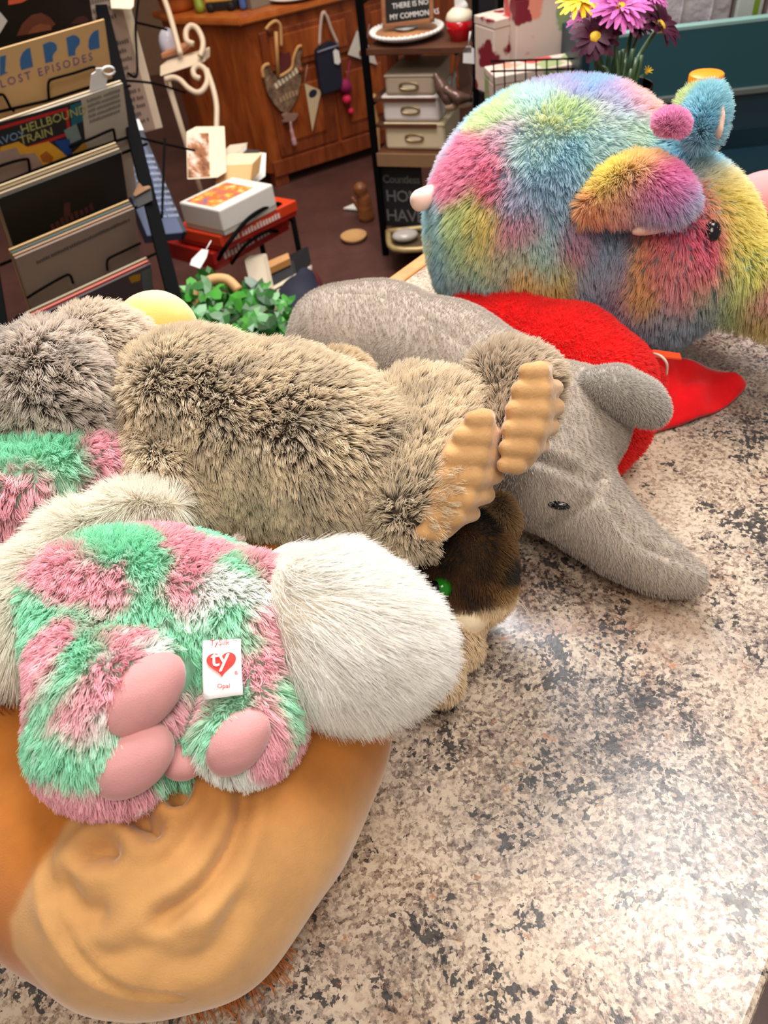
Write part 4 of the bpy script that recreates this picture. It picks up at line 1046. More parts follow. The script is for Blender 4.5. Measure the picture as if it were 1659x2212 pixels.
# things on top of the sideboard
ZT = P0[2] + HB_ + .026
def TP(u, v): return W(u, v, ZT)
M_yelbox = plain('#e2b04c', .6, name='yellow_card', vary=.15)
gm = thing('toy_truck', 'yellow and black toy vehicle at the front edge of the sideboard top', 'toy', TP(480, 25))
a, b = TP(447, 28), TP(515, 22); dx = b - a; bk = np.array([-dx[1], dx[0], 0]) * .6
box('chassis', a + Zu * .012, dx, bk, Zu * .022, M_blkm, gm, .003); box('bed', a + Zu * .034 + dx * .02, dx * .85, bk, Zu * .1, M_yelbox, gm, .006)
for i in (.15, .8): lathe('wheel', [(.003, 0), (.016, .001), (.016, .012), (.003, .013)], a + dx * i + Zu * .016 - unit(bk) * .012, M_blkm, gm, 16, unit(bk))
gb = thing('blue_figure', 'small blue toy figure beside the yellow toy vehicle', 'toy', TP(525, 24))
soft_obj('figure', [chain([TP(527, 22) + Zu * .015, TP(527, 22) + Zu * .07], [.016, .013]), ball(TP(527, 22) + Zu * .09, .016)], plain('#4a64a8', .5, name='blue_plastic'), gb, .004)
gg = thing('green_figure', 'small lime green toy at the left on the sideboard top', 'toy', TP(435, 28))
soft_obj('figure', [chain([TP(435, 28) + Zu * .02, TP(432, 26) + Zu * .08], [.022, .016]), ball(TP(432, 26) + Zu * .1, .02)], plain('#8a9a2c', .5, name='lime_plastic'), gg, .004)
wr = thing('grey_box', 'grey box on the sideboard top right of the blue figure', 'box', TP(570, 18))
a, b = TP(545, 22), TP(592, 8); box('carton', a, b - a, np.array([-(b - a)[1], (b - a)[0], 0]), Zu * .06, plain('#85796a', .7, name='grey_card'), wr, .003)
box('lid', a - (b - a) * .03 + Zu * .06, (b - a) * 1.06, np.array([-(b - a)[1], (b - a)[0], 0]) * 1.03, Zu * .01, plain('#9a8d7c', .7, name='grey_lid'), wr, .002)
wp = thing('white_platter', 'white platter on the sideboard top near the frame edge', 'plate', TP(630, 5))
lathe('rim', [(.02, 0), (.09, .004), (.13, .016), (.128, .02), (.09, .008), (.02, .006)], TP(640, -4), M_white, wp, 28)
ob_ = thing('orange_basket', 'orange wooden tub at the left back of the sideboard top', 'tub', TP(400, 20))
lathe('tub', [(.06, 0), (.08, .02), (.1, .16), (.094, .16), (.07, .02), (.01, .012)], TP(398, 26) - fn_ * .06, M_sbt, ob_, 24)
lathe('hoop', [(.094, .06), (.1, .065), (.102, .08), (.096, .085)], TP(398, 26) - fn_ * .06, M_sbd, ob_, 24)

# ---- black shelving rack in the middle
R0_, R1_ = W(790, 106, -.2), W(1020, 100, -.2)
rx = unit((R1_ - R0_) * [1, 1, 0]); rn = np.array([rx[1], -rx[0], 0]); rn = rn if rn[1] < 0 else -rn; rb_ = -rn
RW = float(np.linalg.norm(R1_ - R0_)); RO = np.array([R0_[0], R0_[1], FLOOR]) - rx * .02
def RK(x, z, d=0): return RO + rx * x + Zu * (z - FLOOR) + rb_ * d
rack = thing('shelf_rack', 'tall black metal shelf rack in front of the sideboard', 'shelf', RO)
for x, d in ((0, 0), (RW + .02, 0), (0, .3), (RW + .02, .3)):
    box('post', RK(x, FLOOR, d), rx * (.022 if x == 0 else .05), rb_ * .022, Zu * 1.3, M_blk, rack, .002)
M_shw = wood('#4a2a1a', '#6b4028', .5, name='shelf_wood')
zB = PL(880, 332, RK(0, 0), rn)[2]
for z in (-.2, zB, -.84):
    box('shelf_board', RK(.02, z - .02, -.0), rx * RW, rb_ * .31, Zu * .02, M_shw, rack, .002)
box('shelf_lip', RK(.02, zB - .045, -.004), rx * RW, rb_ * .008, Zu * .045, plain('#8a6a4a', .5, name='tan_lip'), rack, .001)
for z in (-.08, -.38, -.7): tube('brace', [RK(.01, z, .02), RK(.01, z, .3)], .005, M_blk, rack, 6)
def RP(u, v, d): return PL(u, v, RK(0, 0, d), rn)
# cake stand with sign
zs = -.2
cs = thing('cake_stand', 'white cake stand with beaded rim and brown top on the black rack', 'cake stand', RP(880, 98, .1) * [1, 1, 0] + [0, 0, zs])
c0 = RP(878, 66, .12)
rr = 78 * dep(c0) / FPX
lathe('plate', [(.01, 0), (rr * .8, .0), (rr * .98, .010), (rr, .018), (rr * .9, .018), (rr * .85, .012), (.01, .010)], c0 - Zu * .012, M_white, cs, 40)
lathe('wood_top', [(.005, .010), (rr * .86, .010), (rr * .86, .014), (.005, .014)], c0 - Zu * .012, plain('#a8754c', .5, name='brown_top'), cs, 32)
for k in range(40):
    a = 2 * math.pi * k / 40
    if k == 0:
        bm = bmesh.new(); bmesh.ops.create_icosphere(bm, subdivisions=1, radius=.0075); bead = bm_obj('bead', bm, M_white, cs, True)
        bm_ = bead
    else: bm_ = bpy.data.objects.new('bead', bead.data); link(bm_, cs)
    bm_.location = Vector(c0 + np.array([math.cos(a) * rr * .99, math.sin(a) * rr * .99, .004]))
lathe('pedestal', [(.06, 0), (.05, .01), (.015, .02), (.012, max(.03, c0[2] - zs - .02)), (.04, max(.032, c0[2] - zs - .012))], np.array([c0[0], c0[1], zs]), M_white, cs, 20)
sg = thing('chalk_sign', 'black framed sign with white lettering standing on the cake stand', 'sign', c0)
def SP(u, v, d=.10): return RP(u, v, d)
b0, b1 = SP(826, 62), SP(936, 48)
sx_ = unit(b1 - b0); sw = np.linalg.norm(b1 - b0); su = unit(Zu * 1.0 + rb_ * .15); sn = unit(np.cross(sx_, su)); sn = sn if sn @ rn > 0 else -sn
M_fr = wood('#8d5c3a', '#b5805a', .5, name='sign_frame_wood')
SH = .25
box('panel', b0 - sn * .006, sx_ * sw, su * SH, -sn * .008, M_blkm, sg)
box('frame_bar', b0, sx_ * sw, su * .012, -sn * .016, M_fr, sg, .001); box('frame_bar', b0 + su * (SH - .012), sx_ * sw, su * .012, -sn * .016, M_fr, sg, .001)
box('frame_bar', b0, sx_ * .013, su * SH, -sn * .016, M_fr, sg, .001); box('frame_bar', b0 + sx_ * (sw - .013), sx_ * .013, su * SH, -sn * .016, M_fr, sg, .001)
for i, (s_, x) in enumerate((('MY COMMONERS', .026), ('THERE IS NO', .036), ('WHAT I TELL', .030), ('HEART', .05))):
    text('lettering', s_, b0 + su * (.021 + i * .029) + sx_ * x - sn * .0055, sx_, su, .0215, M_white, sg, .0006)
# red bowl
rbw = thing('red_bowl', 'glossy red bowl heaped with cream beside the cake stand', 'bowl', RP(992, 92, .06))
c0 = RP(994, 88, .08); q = dep(c0) / FPX
M_redg = plain('#b8101a', .12, name='red_glaze', vary=.05)
lathe('bowl', [(14 * q, 0), (20 * q, .003), (27 * q, 22 * q), (30 * q, 40 * q), (28.5 * q, 40 * q), (10 * q, 18 * q)], c0, M_redg, rbw, 28)
lathe('whipped_top', [(28 * q, 39 * q), (30 * q, 42 * q), (26 * q, 52 * q), (16 * q, 60 * q), (3 * q, 64 * q)], c0, plain('#ead9bf', .5, name='cream'), rbw, 28, label='cream coloured swirl')
soft_obj('peak', [chain([c0 + Zu * 60 * q, c0 + Zu * 78 * q, c0 + Zu * 92 * q + rx * 4 * q], [11 * q, 7 * q, 2 * q]), ball(c0 + Zu * 62 * q + rx * 10 * q, 9 * q)], M_white, rbw, .004)
# white tag, glass bottle
bt = thing('glass_bottle', 'clear glass milk bottle hung with a white tag on the black rack', 'bottle', RP(1000, 230, .05))
tgl = NT('clear_glass'); tgl.set(Base_Color=(.95, .98, .98), Roughness=.0, Transmission_Weight=1.0, IOR=1.12); M_glass = tgl.m
c0 = RP(1000, 225, .06); q = dep(c0) / FPX
lathe('bottle', [(24 * q, 0), (25 * q, 8 * q), (24 * q, 50 * q), (17 * q, 70 * q), (14 * q, 92 * q), (17 * q, 100 * q), (15 * q, 100 * q), (12 * q, 90 * q), (22 * q, 50 * q), (22 * q, 6 * q)], c0, M_glass, bt, 20)
prism('price_tag', [RP(u, v, .0) for u, v in ((1001, 105), (1012, 98), (1024, 105), (1025, 138), (1000, 136))], rb_ * .003, M_white, bt, 0, 'white paper tag')
tube('tag_string', [RP(1012, 99, .0), RP(1016, 68, .0)], .0025, M_white, bt, 5)
# three card drawers
for i, (u0, u1, v0, v1, cc, lb) in enumerate(((833, 938, 172, 208, '#b9a68e', 'greyish cream storage box, topmost of the three in the black rack'), (829, 950, 219, 264, '#e4dad2', 'white storage box, middle of the three in the black rack'), (834, 962, 276, 324, '#dccaa6', 'cream storage box, lowest of the three in the black rack'))):
    a = RP(u0, v1, .03); b = RP(u1, v1 - 4, .03); wv = b - a; wv[2] = 0; hh = (v1 - v0) * dep(a) / FPX * 1.12
    st = thing('storage_box', lb, 'box', a, 'storage boxes in the rack')
    M_b = plain(cc, .55, name='box_card', vary=.04)
    box('carton', a, wv, rb_ * .22, Zu * hh, M_b, st, .012, None, 3)
    box('lid_band', a + Zu * hh * .86 - rx * .002 - rb_ * .002, wv + rx * .004, rb_ * .224, Zu * hh * .16, M_b, st, .006)
    m_ = a + wv * .5 + Zu * hh * .48 - rb_ * .003
    rg = [m_ + rx * .026 * math.cos(t_) * (1 + .25 * abs(math.cos(t_))) + Zu * .011 * math.copysign(abs(math.sin(t_)) ** .6, math.sin(t_)) for t_ in np.linspace(0, 6.283, 24, endpoint=False)]
    tube('label_frame', rg, .0035, M_brass, st, 6, True)
    box('label_card', m_ - rx * .022 - Zu * .007, rx * .044, Zu * .014, rb_ * .002, M_cream, st)
# support shelves between boxes
for v in (212, 268):
    p = RP(835, v, .02); box('shelf_board', np.array([0, 0, p[2] - .012]) + RK(.02, 0, .02) * [1, 1, 0], rx * (RW * .62), rb_ * .26, Zu * .010, M_shw, rack)
# brown wooden things behind
for i, (u0, u1, v0, v1) in enumerate(((838, 858, 112, 160), (876, 908, 112, 158))):
    bk_ = thing('wooden_block', ('narrow' if i == 0 else 'wide') + ' brown wooden block standing above the storage boxes', 'block', RP(u0, v1, .2))
    a = RP(u0, v1 + 8, .2); box('block', a, RP(u1, v1 + 8, .2) * [1, 1, 0] - a * [1, 1, 0], rb_ * .03, Zu * (v1 - v0) * dep(a) / FPX, M_sb, bk_, .003)
    box('cap', a + Zu * (v1 - v0) * dep(a) / FPX - rx * .004, (RP(u1, v1 + 8, .2) - a) * [1, 1, 0] + rx * .008, rb_ * .034, Zu * .012, M_sbd, bk_, .002)
ds = thing('dried_pod', 'shiny brown dried ornament hanging beside the storage boxes', 'ornament', RP(960, 200, 0))
M_pod = plain('#6a5147', .25, .4, name='metallic_pod', vary=.3)
soft_obj('stem', [chain([RP(942, 165, .0), RP(955, 190, .0), RP(965, 212, -.01), RP(974, 228, -.01)], [.012, .02, .014, .009])], M_pod, ds, .005)
soft_obj('pod', [chain([RP(965, 195, -.01), RP(990, 212, -.01), RP(1012, 212, 0)], [.018, .016, .012])], M_pod, ds, .005)
soft_obj('pod', [ell(RP(975, 230, -.01), (.025, .012, .014))], plain('#a98a70', .4, name='pale_pod'), ds, .004)
# lower black sign, tray
ls = thing('black_sign', 'black sign with pale script lettering low in the rack', 'sign', RP(860, 480, .02))
a = RP(826, 488, .03); b = RP(915, 480, .03); wv = (b - a) * [1, 1, 0]; hh = .225
box('panel', a, wv, rb_ * .02, Zu * hh, M_blkm, ls, .003); lx = unit(wv)
M_gr = plain('#6e6b68', .8, name='grey_chalk', vary=.1)
for s_, z, x, sz in (('Countless', .168, .02, .04), ('HOME', .098, .026, .062), ('HAVEN', .022, .02, .066)):
    text('lettering', s_, a + lx * x + Zu * z - rb_ * .0012, lx, Zu, sz, M_gr, ls, .0006, .9)
box('edge_band', a + Zu * hh - rx * .003, wv + rx * .006, rb_ * .024, Zu * .008, M_blk, ls)
tr = thing('gilt_tray', 'shallow gilt rimmed tray low on the black rack', 'tray', RP(880, 535, .05))
M_gilt = plain('#b59d6c', .4, .3, name='gilt', vary=.1)
z_ = -.84
cor = [W(u, v, z_ + .03) for u, v in ((838, 500), (852, 538), (950, 530), (950, 492))]
tube('rim', spline(cor + [cor[0]], 4), .011, M_gilt, tr, 8)
prism('base', [p - Zu * .02 for p in cor], Zu * .006, plain('#5a4b38', .5, name='tray_base'), tr)
soft_obj('glass_dish', [ell(np.mean(cor, 0) + Zu * .01 - rx * .04, (.05, .04, .02))], plain('#b4aca6', .2, name='pale_glass'), tr, .005)
# floor ornaments left of the rack
st_ = thing('carved_figure', 'small carved brown wooden figure on the floor left of the black rack', 'figurine', W(790, 470, FLOOR))
c0 = W(792, 475, FLOOR); q = dep(c0) / FPX
M_carv = wood('#6d3c1c', '#a8683a', .45, name='carved_wood')
soft_obj('carving', [chain([c0 + Zu * .02, c0 + Zu * .09], [.035, .028]), ball(c0 + Zu * .13 - rx * .012, .03), chain([c0 + Zu * .06 - rx * .03, c0 + Zu * .09 - rx * .05], [.014, .01])], M_carv, st_, .005)
pw = thing('folded_paper', 'white folded triangular paper lying on the brown floor', 'paper', W(770, 452, FLOOR))
prism('sheet', [W(u, v, FLOOR + .006) for u, v in ((742, 452), (770, 440), (796, 458))], Zu * .006, M_white, pw)
eg = thing('tan_oval_dish', 'tan oval wooden dish on the floor left of the black rack', 'dish', W(765, 515, FLOOR))
c0 = W(765, 518, FLOOR); lathe('dish', [(.03, 0), (.045, .005), (.055, .022), (.05, .022), (.03, .008)], c0, M_tan, eg, 24)
lg = thing('tan_post', 'short turned tan wooden post standing beside the rack', 'post', W(795, 385, FLOOR))
c0 = W(797, 388, FLOOR) + rb_ * .15
lathe('turned_post', [(.022, 0), (.022, .03), (.012, .05), (.018, .12), (.024, .2), (.012, .27), (.02, .29), (.02, .32)], c0, M_tan, lg, 16)
lathe('post_base', [(.03, 0), (.03, .012), (.02, .015)], c0, M_sbd, lg, 16)

# ---- record rack on the left
jd = np.array([.787, .617, 0.0]); jn = np.array([.617, -.787, 0.0])      # along a sleeve, out of it
ju = unit(Zu * math.cos(.41) + jn * math.sin(.41))
jf = unit(np.cross(jd, ju)); jf = jf if jf @ jn > 0 else -jf
def sleeve(tr_, cc, lb, th=.004, drop=0):
    mm = plain(cc, .6, name='card_sleeve', vary=.06) if isinstance(cc, str) else cc
    r = thing('record_sleeve', lb, 'record', tr_ - ju * .31, 'record sleeves in the black rack')
    a = tr_ - jd * .312 - ju * (.312 + drop)
    box('cover', a, jd * .312, ju * .312, -jf * th, mm, r, .0008)
    box('spine', a + jd * .3115 + ju * .001 - jf * .0005, jd * .0012, ju * .31, -jf * (th - .001), plain('#b89a70', .7, name='worn_card'), r)
    return r
TRS = [W(325, 570, -.335), W(290, 450, -.25), W(262, 328, -.135), W(265, 180, -.01), W(225, 42, .10)]
M_blkcov = plain('#0b0a0b', .5, name='black_cover', vary=.3)
J5, J4, J3, J2, J1 = TRS
s5 = sleeve(J5, '#4e4448', 'dark mauve record sleeve, lowest in the black rack')
s5b = sleeve(J5 - jf * .007 + ju * .004, '#d0685a', 'coral edged record sleeve behind the lowest mauve one'); s5c = sleeve(J5 - jf * .014 + ju * .008, '#a99a7e', 'beige record sleeve behind the coral edged one')
s4 = sleeve(J4, '#8f7c70', 'greyish beige record sleeve with faint title line')
sleeve(J4 - jf * .007 + ju * .003, '#b08a68', 'tan record sleeve right behind the greyish beige one'); sleeve(J4 - jf * .013 + ju * .005, '#3c5658', 'dark teal record sleeve behind the tan one')
sleeve(J4 - jf * .020 + ju * .009, '#c9a36c', 'gold edged record sleeve at the back of the greyish beige stack')
s3 = sleeve(J3, M_blkcov, 'black record sleeve with dim red lettering, middle of the rack')
for k, cc in enumerate(('#b5a184', '#8a7558', '#c2ab84')): sleeve(J3 - jf * (.007 + k * .006) + ju * (.004 + k * .004), cc, ('light', 'brown', 'cream')[k] + ' edged record sleeve behind the black one', .004)
s2 = sleeve(J2, '#b3a999', 'pale grey record sleeve with comic style picture and red bordered title')
sleeve(J2 - jf * .007 + ju * .002, '#c8b698', 'cream edged record sleeve behind the comic picture one')
s1 = sleeve(J1, '#c6a06c', 'tan record sleeve with big blue block letters')
s0 = sleeve(J1 - jf * .09 + ju * .10 + jd * .02, M_blkcov, 'black record sleeve with brown portrait picture at the top of the rack')
def SPx(u, v, tr_, off=.0006): return PL(u, v, tr_ + jf * off, jf)
def patch(par, tr_, pix, cc, off=.0006, nm='print', mat=None):
    return prism(nm, [SPx(u, v, tr_, off) for u, v in pix], -jf * .0004, mat or plain(cc, .6, name='print_ink', vary=.12, sc=60), par)
BL = '#2f6296'
def cp(q, s_=1659 / 240): return [(x / s_, 40 + y / s_) for x, y in q]
for q in ([(0, 570), (90, 545), (75, 800), (130, 800), (0, 860)], [(450, 435), (495, 720), (320, 770), (300, 700), (300, 600), (340, 510), (390, 460)], [(640, 390), (740, 345), (800, 355), (850, 400), (850, 470), (800, 530), (785, 570), (795, 640), (680, 668)],
          [(990, 290), (1090, 245), (1150, 260), (1195, 310), (1190, 380), (1140, 440), (1125, 480), (1125, 550), (1025, 568)], [(1470, 165), (1490, 440), (1345, 475), (1320, 430), (1325, 320), (1360, 240), (1410, 190)]):
    patch(s1, J1, cp(q), BL, nm='letter')
def line_text(par, tr_, s_, p, q, size, cc, off=.0008, sp=1.0):
    a, b = SPx(*p, tr_, off), SPx(*q, tr_, off)
    return text('lettering', s_, a, b - a, ju, size, plain(cc, .7, name='print_ink', vary=.05), par, .0002, sp)
line_text(s1, J1, 'LOST EPISODES', (2, 190), (215, 125), .026, '#6a4a80', sp=1.35)
# comic picture sleeve
patch(s2, J2, [(-40, 275), (175, 216), (184, 300), (182, 345), (-40, 440)], '#16181f')
patch(s2, J2, [(-40, 285), (146, 232), (153, 290), (-40, 360)], '#b3161c', .001)
patch(s2, J2, [(-40, 292), (140, 240), (146, 286), (-40, 350)], '#14121a', .0014)
patch(s2, J2, [(152, 228), (176, 220), (179, 262), (155, 272)], '#0f5b6c', .001)
for i, (q, r, s_) in enumerate((((46, 290), (140, 259), 'HELLBOUND'), ((44, 314), (100, 296), 'TRAIN'))): line_text(s2, J2, s_, q, r, .029, '#a8a35e', .0018, .95)
line_text(s2, J2, 'SAVOY', (-20, 320), (42, 300), .026, '#6f8fb4', .0018)
patch(s2, J2, [(0, 318), (40, 306), (60, 318), (105, 306), (122, 318), (148, 340), (140, 360), (90, 375), (0, 410)], '#d69a28', .0016)
patch(s2, J2, [(-10, 330), (35, 318), (44, 334), (75, 330), (100, 366), (-10, 402)], '#a08578', .0018)
patch(s2, J2, [(86, 336), (100, 326), (116, 340), (112, 352), (92, 350)], '#a35a18', .002)
patch(s2, J2, [(118, 305), (150, 300), (156, 335), (140, 335)], '#0f3f86', .0018)
patch(s2, J2, [(138, 282), (165, 268), (176, 300), (150, 312)], '#70807c', .0018)
patch(s2, J2, [(154, 334), (184, 306), (190, 324), (158, 344)], '#c8962c', .0018)
for k in range(5): p_, q_ = SPx(188 + k * 1.5, 222 + k * 11, J2), SPx(258, 198 + k * 11, J2); strokes(p_, q_ - p_, ju, np.linalg.norm(q_ - p_), .008, plain('#7a746a', .7, name='print_ink', vary=.05), s2)
M_dred = plain('#4a2224', .7, name='dim_red_ink', vary=.1)
p_, q_ = SPx(112, 498, J3), SPx(192, 458, J3); bars('print', p_, q_ - p_, ju, [.028, .07], .022, M_dred, s3)
p_ = SPx(138, 470, J3); bars('print', p_, q_ - p_, ju, [.018], .04, M_dred, s3)
p_, q_ = SPx(80, 570, J4), SPx(280, 477, J4); strokes(p_, q_ - p_, ju, np.linalg.norm(q_ - p_), .0095, plain('#4c4646', .7, name='print_ink', vary=.05), s4)
patch(s5, J5, [(278, 600), (290, 594), (304, 592), (303, 606), (284, 612)], '#b8841c'); patch(s5, J5, [(306, 588), (328, 578), (331, 660), (312, 660)], '#5f6a6a', .0005)
T0 = J1 - jf * .09
patch(s0, T0, [(36, 78), (48, 52), (68, 33), (90, 28), (108, 38), (120, 52), (108, 62), (84, 70)], '#6e3a2a', .0008)
patch(s0, T0, [(60, 74), (70, 60), (86, 52), (108, 54), (112, 64)], '#8f5238', .001); patch(s0, T0, [(152, 52), (165, 38), (182, 34), (192, 42), (186, 50)], '#4a2620', .0008)
patch(s0, T0, [(18, 0), (70, -6), (46, 6), (18, 11)], '#e0603c', .0008)
patch(s0, T0, [(-20, 10), (2, 28), (16, 45), (0, 72), (-20, 80)], '#e2dcd4', .0012)
# rack of wire
rr_ = thing('record_rack', 'black wire floor rack holding slanted rows of record sleeves', 'rack', np.array([J5[0], J5[1], FLOOR]))
b0, b1 = D(205, -40, 2.0), D(388, 690, 1.66)
dr = unit(b1 - b0); fl_ = b1 + dr * ((FLOOR - b1[2]) / dr[2]); bw = jd * .034
def bar(p, q, wd, th, nm):
    n1 = unit(np.cross(q - p, wd)); return box(nm, p - wd * .5 - n1 * th / 2, wd, n1 * th, q - p, M_blk, rr_, .002)
bar(b0, fl_, bw, .02, 'side_rail'); bar(b0 - jd * .40, fl_ - jd * .40, bw, .02, 'side_rail')
for tr_, dz in ((J1, .165), (J2, .165), (J3, .16), (J4, .155), (J5, .15)):
    o = tr_ - ju * dz + jf * .012
    tube('wire', [o - jd * .36, o + jd * .04], .0035, M_blk, rr_, 6)
def loop(tr_, pix, nm='wire_loop'): tube(nm, spline([SPx(u, v, tr_, .012) for u, v in pix], 4), .0032, M_blk, rr_, 6)
loop(J1, [(106, 218), (104, 190), (106, 176), (116, 170), (160, 158), (200, 145), (206, 149)]); loop(J1, [(-30, 215), (2, 204), (12, 212), (22, 232), (30, 240)])
loop(J2, [(150, 318), (196, 300), (240, 281), (246, 284), (250, 310)]); loop(J2, [(-30, 370), (20, 352), (55, 344), (62, 350), (66, 392)])
loop(J4, [(232, 584), (231, 568), (236, 558), (260, 546), (304, 525)]); loop(J4, [(58, 644), (90, 624), (140, 596), (152, 596), (158, 612)])
tube('wire', [SPx(-30, 410, J2, .012), SPx(160, 335, J2, .012), SPx(290, 292, J2, .012)], .0035, M_blk, rr_, 6)
tube('wire', [SPx(-30, 248, J1, .012), SPx(100, 218, J1, .012), SPx(245, 172, J1, .012)], .0035, M_blk, rr_, 6)
cl = thing('clip_card', 'little black price card clipped to the record rack rail', 'card', D(315, 420, 1.75))
prism('card', [D(u, v, 1.74) for u, v in ((290, 424), (326, 406), (330, 432), (298, 448))], -jf * .004, plain('#35322f', .5, name='slate_card', vary=.2), cl)
prism('clip', [D(u, v, 1.735) for u, v in ((292, 424), (300, 408), (304, 398), (312, 408), (326, 405))], -jf * .008, plain('#8a6444', .5, name='wood_clip'), cl)
# white plastic tag stuck between sleeves
tgp = thing('white_curl_tag', 'white plastic price tag with a curled loop sticking out behind the comic sleeve', 'tag', SPx(214, 170, J2, -.01))
prism('tag_card', [SPx(u, v, J2, -.0085) for u, v in ((193, 198), (197, 160), (206, 154), (206, 147), (222, 146), (224, 156), (231, 168), (228, 186), (226, 190))], jf * .002, M_white, tgp)
tube('tag_loop', [SPx(234 + 13 * math.cos(a), 153 + 9 * math.sin(a), J2, -.006) for a in np.linspace(0, 6.0, 16)], .0028, M_white, tgp, 6)

# ---- printed cream panel and grid right of the rail
cpn = thing('printed_panel', 'tall cream panel printed with dark text lines beside the record rack', 'panel', W(352, 275, -.2))
q0, q1 = D(352, 276, 2.25), D(290, 272, 2.17)
px_ = unit(np.array([.93, .37, 0])); pn_ = np.array([px_[1], -px_[0], 0]); pn_ = pn_ if pn_[1] < 0 else -pn_
q2 = D(352, 0, 2.02); pvu = q2 - q0; pvu = unit(pvu - px_ * (pvu @ px_)); pn_ = unit(np.cross(px_, pvu)); pn_ = pn_ if pn_ @ FW < 0 else -pn_
M_lav = plain('#ad9684', .7, name='faded_print', vary=.08)
box('board', q0 - px_ * .30, px_ * .30, -pn_ * .02, pvu * .62, M_cream, cpn, .002)
box('printed_sheet', q0 - px_ * .295 + pn_ * .001 + pvu * .005, px_ * .272, pn_ * .0012, pvu * .6, M_lav, cpn)
for k in range(24):
    zz = .03 + k * .021
    if k in (5, 11, 12): continue
    strokes(q0 - px_ * .17 + pn_ * .0024 + pvu * zz, px_, pvu, rng.uniform(.11, .15), .011, M_ink, cpn)
gr = thing('wire_grid', 'black wire grid panel standing in front of the printed cream panel', 'grid', D(300, 300, 2.05))
for pts in ([(235, 38, 2.0), (300, 50, 2.05), (360, 64, 2.2)], [(240, 172, 1.95), (330, 180, 2.05), (400, 200, 2.3)], [(290, 295, 1.9), (360, 312, 2.0), (420, 325, 2.1)], [(300, -10, 2.02), (293, 60, 2.02), (296, 160, 2.0), (275, 158, 1.98)], [(356, 300, 1.98), (352, 400, 1.9), (350, 470, 1.86)]):
    tube('wire', spline([D(*p) for p in pts], 5), .0035, M_blk, gr, 6)
tl_ = thing('cream_tag', 'blank cream card tucked at the top of the record rack rail', 'card', D(260, 10, 1.95))
prism('card', [D(u, v, 1.95) for u, v in ((236, -20), (290, -20), (288, 14), (282, 20), (240, 18))], FW * .004, M_cream, tl_, .001); prism('fold', [D(u, v, 1.945) for u, v in ((236, -20), (290, -20), (289, -12), (237, -12))], FW * .003, M_white, tl_)

# ---- white scroll plant stand
sd = thing('scroll_stand', 'white metal scroll plant stand between the cream panel and the sideboard', 'stand', W(460, 340, -.6))
dS = 2.75
def SS(u, v, d=dS): return D(u, v, d)
M_wm = plain('#d9c3a8', .45, name='cream_metal', vary=.06)
box('ledge', SS(345, 166), SS(442, 134) - SS(345, 166), unit(np.array([.3, .95, 0])) * .06, SS(345, 142) - SS(345, 166), M_wm, sd, .004)
for pts in ([(418, 95), (404, 88), (402, 68), (412, 56), (426, 62), (437, 84), (438, 104), (432, 122)], [(432, 170), (420, 164), (418, 150), (430, 142), (444, 152), (448, 175), (438, 195), (424, 200), (406, 190), (390, 174), (374, 168), (356, 172)],
            [(446, 150), (460, 190), (468, 230), (468, 280), (472, 345)], [(352, -10), (366, 30), (380, 80), (390, 118)]):
    tube('scroll', spline([SS(u, v, dS - .02) for u, v in pts], 6), .0105, M_wm, sd, 8)
lgz = SS(472, 345, dS - .02); tube('leg', [lgz, lgz * [1, 1, 0] + [0.02, 0, FLOOR]], .0105, M_wm, sd, 8)
lgz2 = SS(360, 170); tube('leg', [lgz2, lgz2 * [1, 1, 0] + [0, 0.1, FLOOR]], .0105, M_wm, sd, 8)
gl = thing('glass_dome', 'small iridescent glass ornament on the white scroll stand', 'ornament', SS(370, 115, dS + .1))
soft_obj('dome', [ell(SS(367, 98, dS + .1), (.04, .04, .06))], plain('#d3d0de', .08, name='pearl_glass', vary=.12), gl, .006); box('base', SS(350, 128, dS + .06), SS(398, 115, dS + .06) - SS(350, 128, dS + .06), np.array([.03, .1, 0]), Zu * .018, plain('#c4825a', .5, name='copper_base'), gl, .003)

# ---- books, boxes and the low wire shelf left of centre
bb = thing('blue_book', 'tall blue book with pale text standing beside the printed panel', 'book', D(370, 500, 1.98))
a = D(318, 510, 1.99); b = D(402, 502, 2.05); wv = b - a; bx = unit(wv); bu = D(404, 266, 2.16) - b; bh = np.linalg.norm(bu); bu = unit(bu - bx * (bu @ bx)); bnn = unit(np.cross(bx, bu)); bnn = bnn if bnn @ FW < 0 else -bnn
M_blu = plain('#3d4c6c', .5, name='blue_cover', vary=.15); M_spine = plain('#131d33', .45, name='navy_spine', vary=.1)
box('cover', a, wv, -bnn * .035, bu * bh, M_blu, bb, .002); box('spine', a + wv - bx * .012 + bnn * .001, bx * .016, -bnn * .037, bu * (bh + .001), M_spine, bb, .003)
box('price_label', a + wv * .78 + bu * (bh - .05) + bnn * .0012, bx * .028, bu * .036, -bnn * .001, M_white, bb, 0, 'white price label')
for k in range(11): strokes(a + wv * .3 + bu * (.05 + k * .019) + bnn * .001, bx, bu, .075, .010, plain('#8b95ad', .6, name='pale_ink'), bb)
box('badge', a + wv * .34 + bu * (bh - .08) + bnn * .0014, bx * .03, bu * .04, -bnn * .001, plain('#a04a1c', .6, name='orange_badge'), bb)
pb_ = thing('photo_box', 'box with a sepia child portrait leaning behind the white game box', 'box', D(435, 370, 2.2))
a = D(404, 388, 2.2); b = D(470, 384, 2.26); wv = b - a; hv = D(402, 284, 2.27) - a; dv = unit(np.array([.6, .8, 0])) * .045
M_sep = NT('sepia_print'); c = M_sep.ramp(M_sep.noise(22, 4, .6), [(.35, lin('#5a3420')), (.5, lin('#a4683f')), (.62, lin('#d8c8b8'))]); M_sep.set(Base_Color=c, Roughness=.5); M_sep = M_sep.m
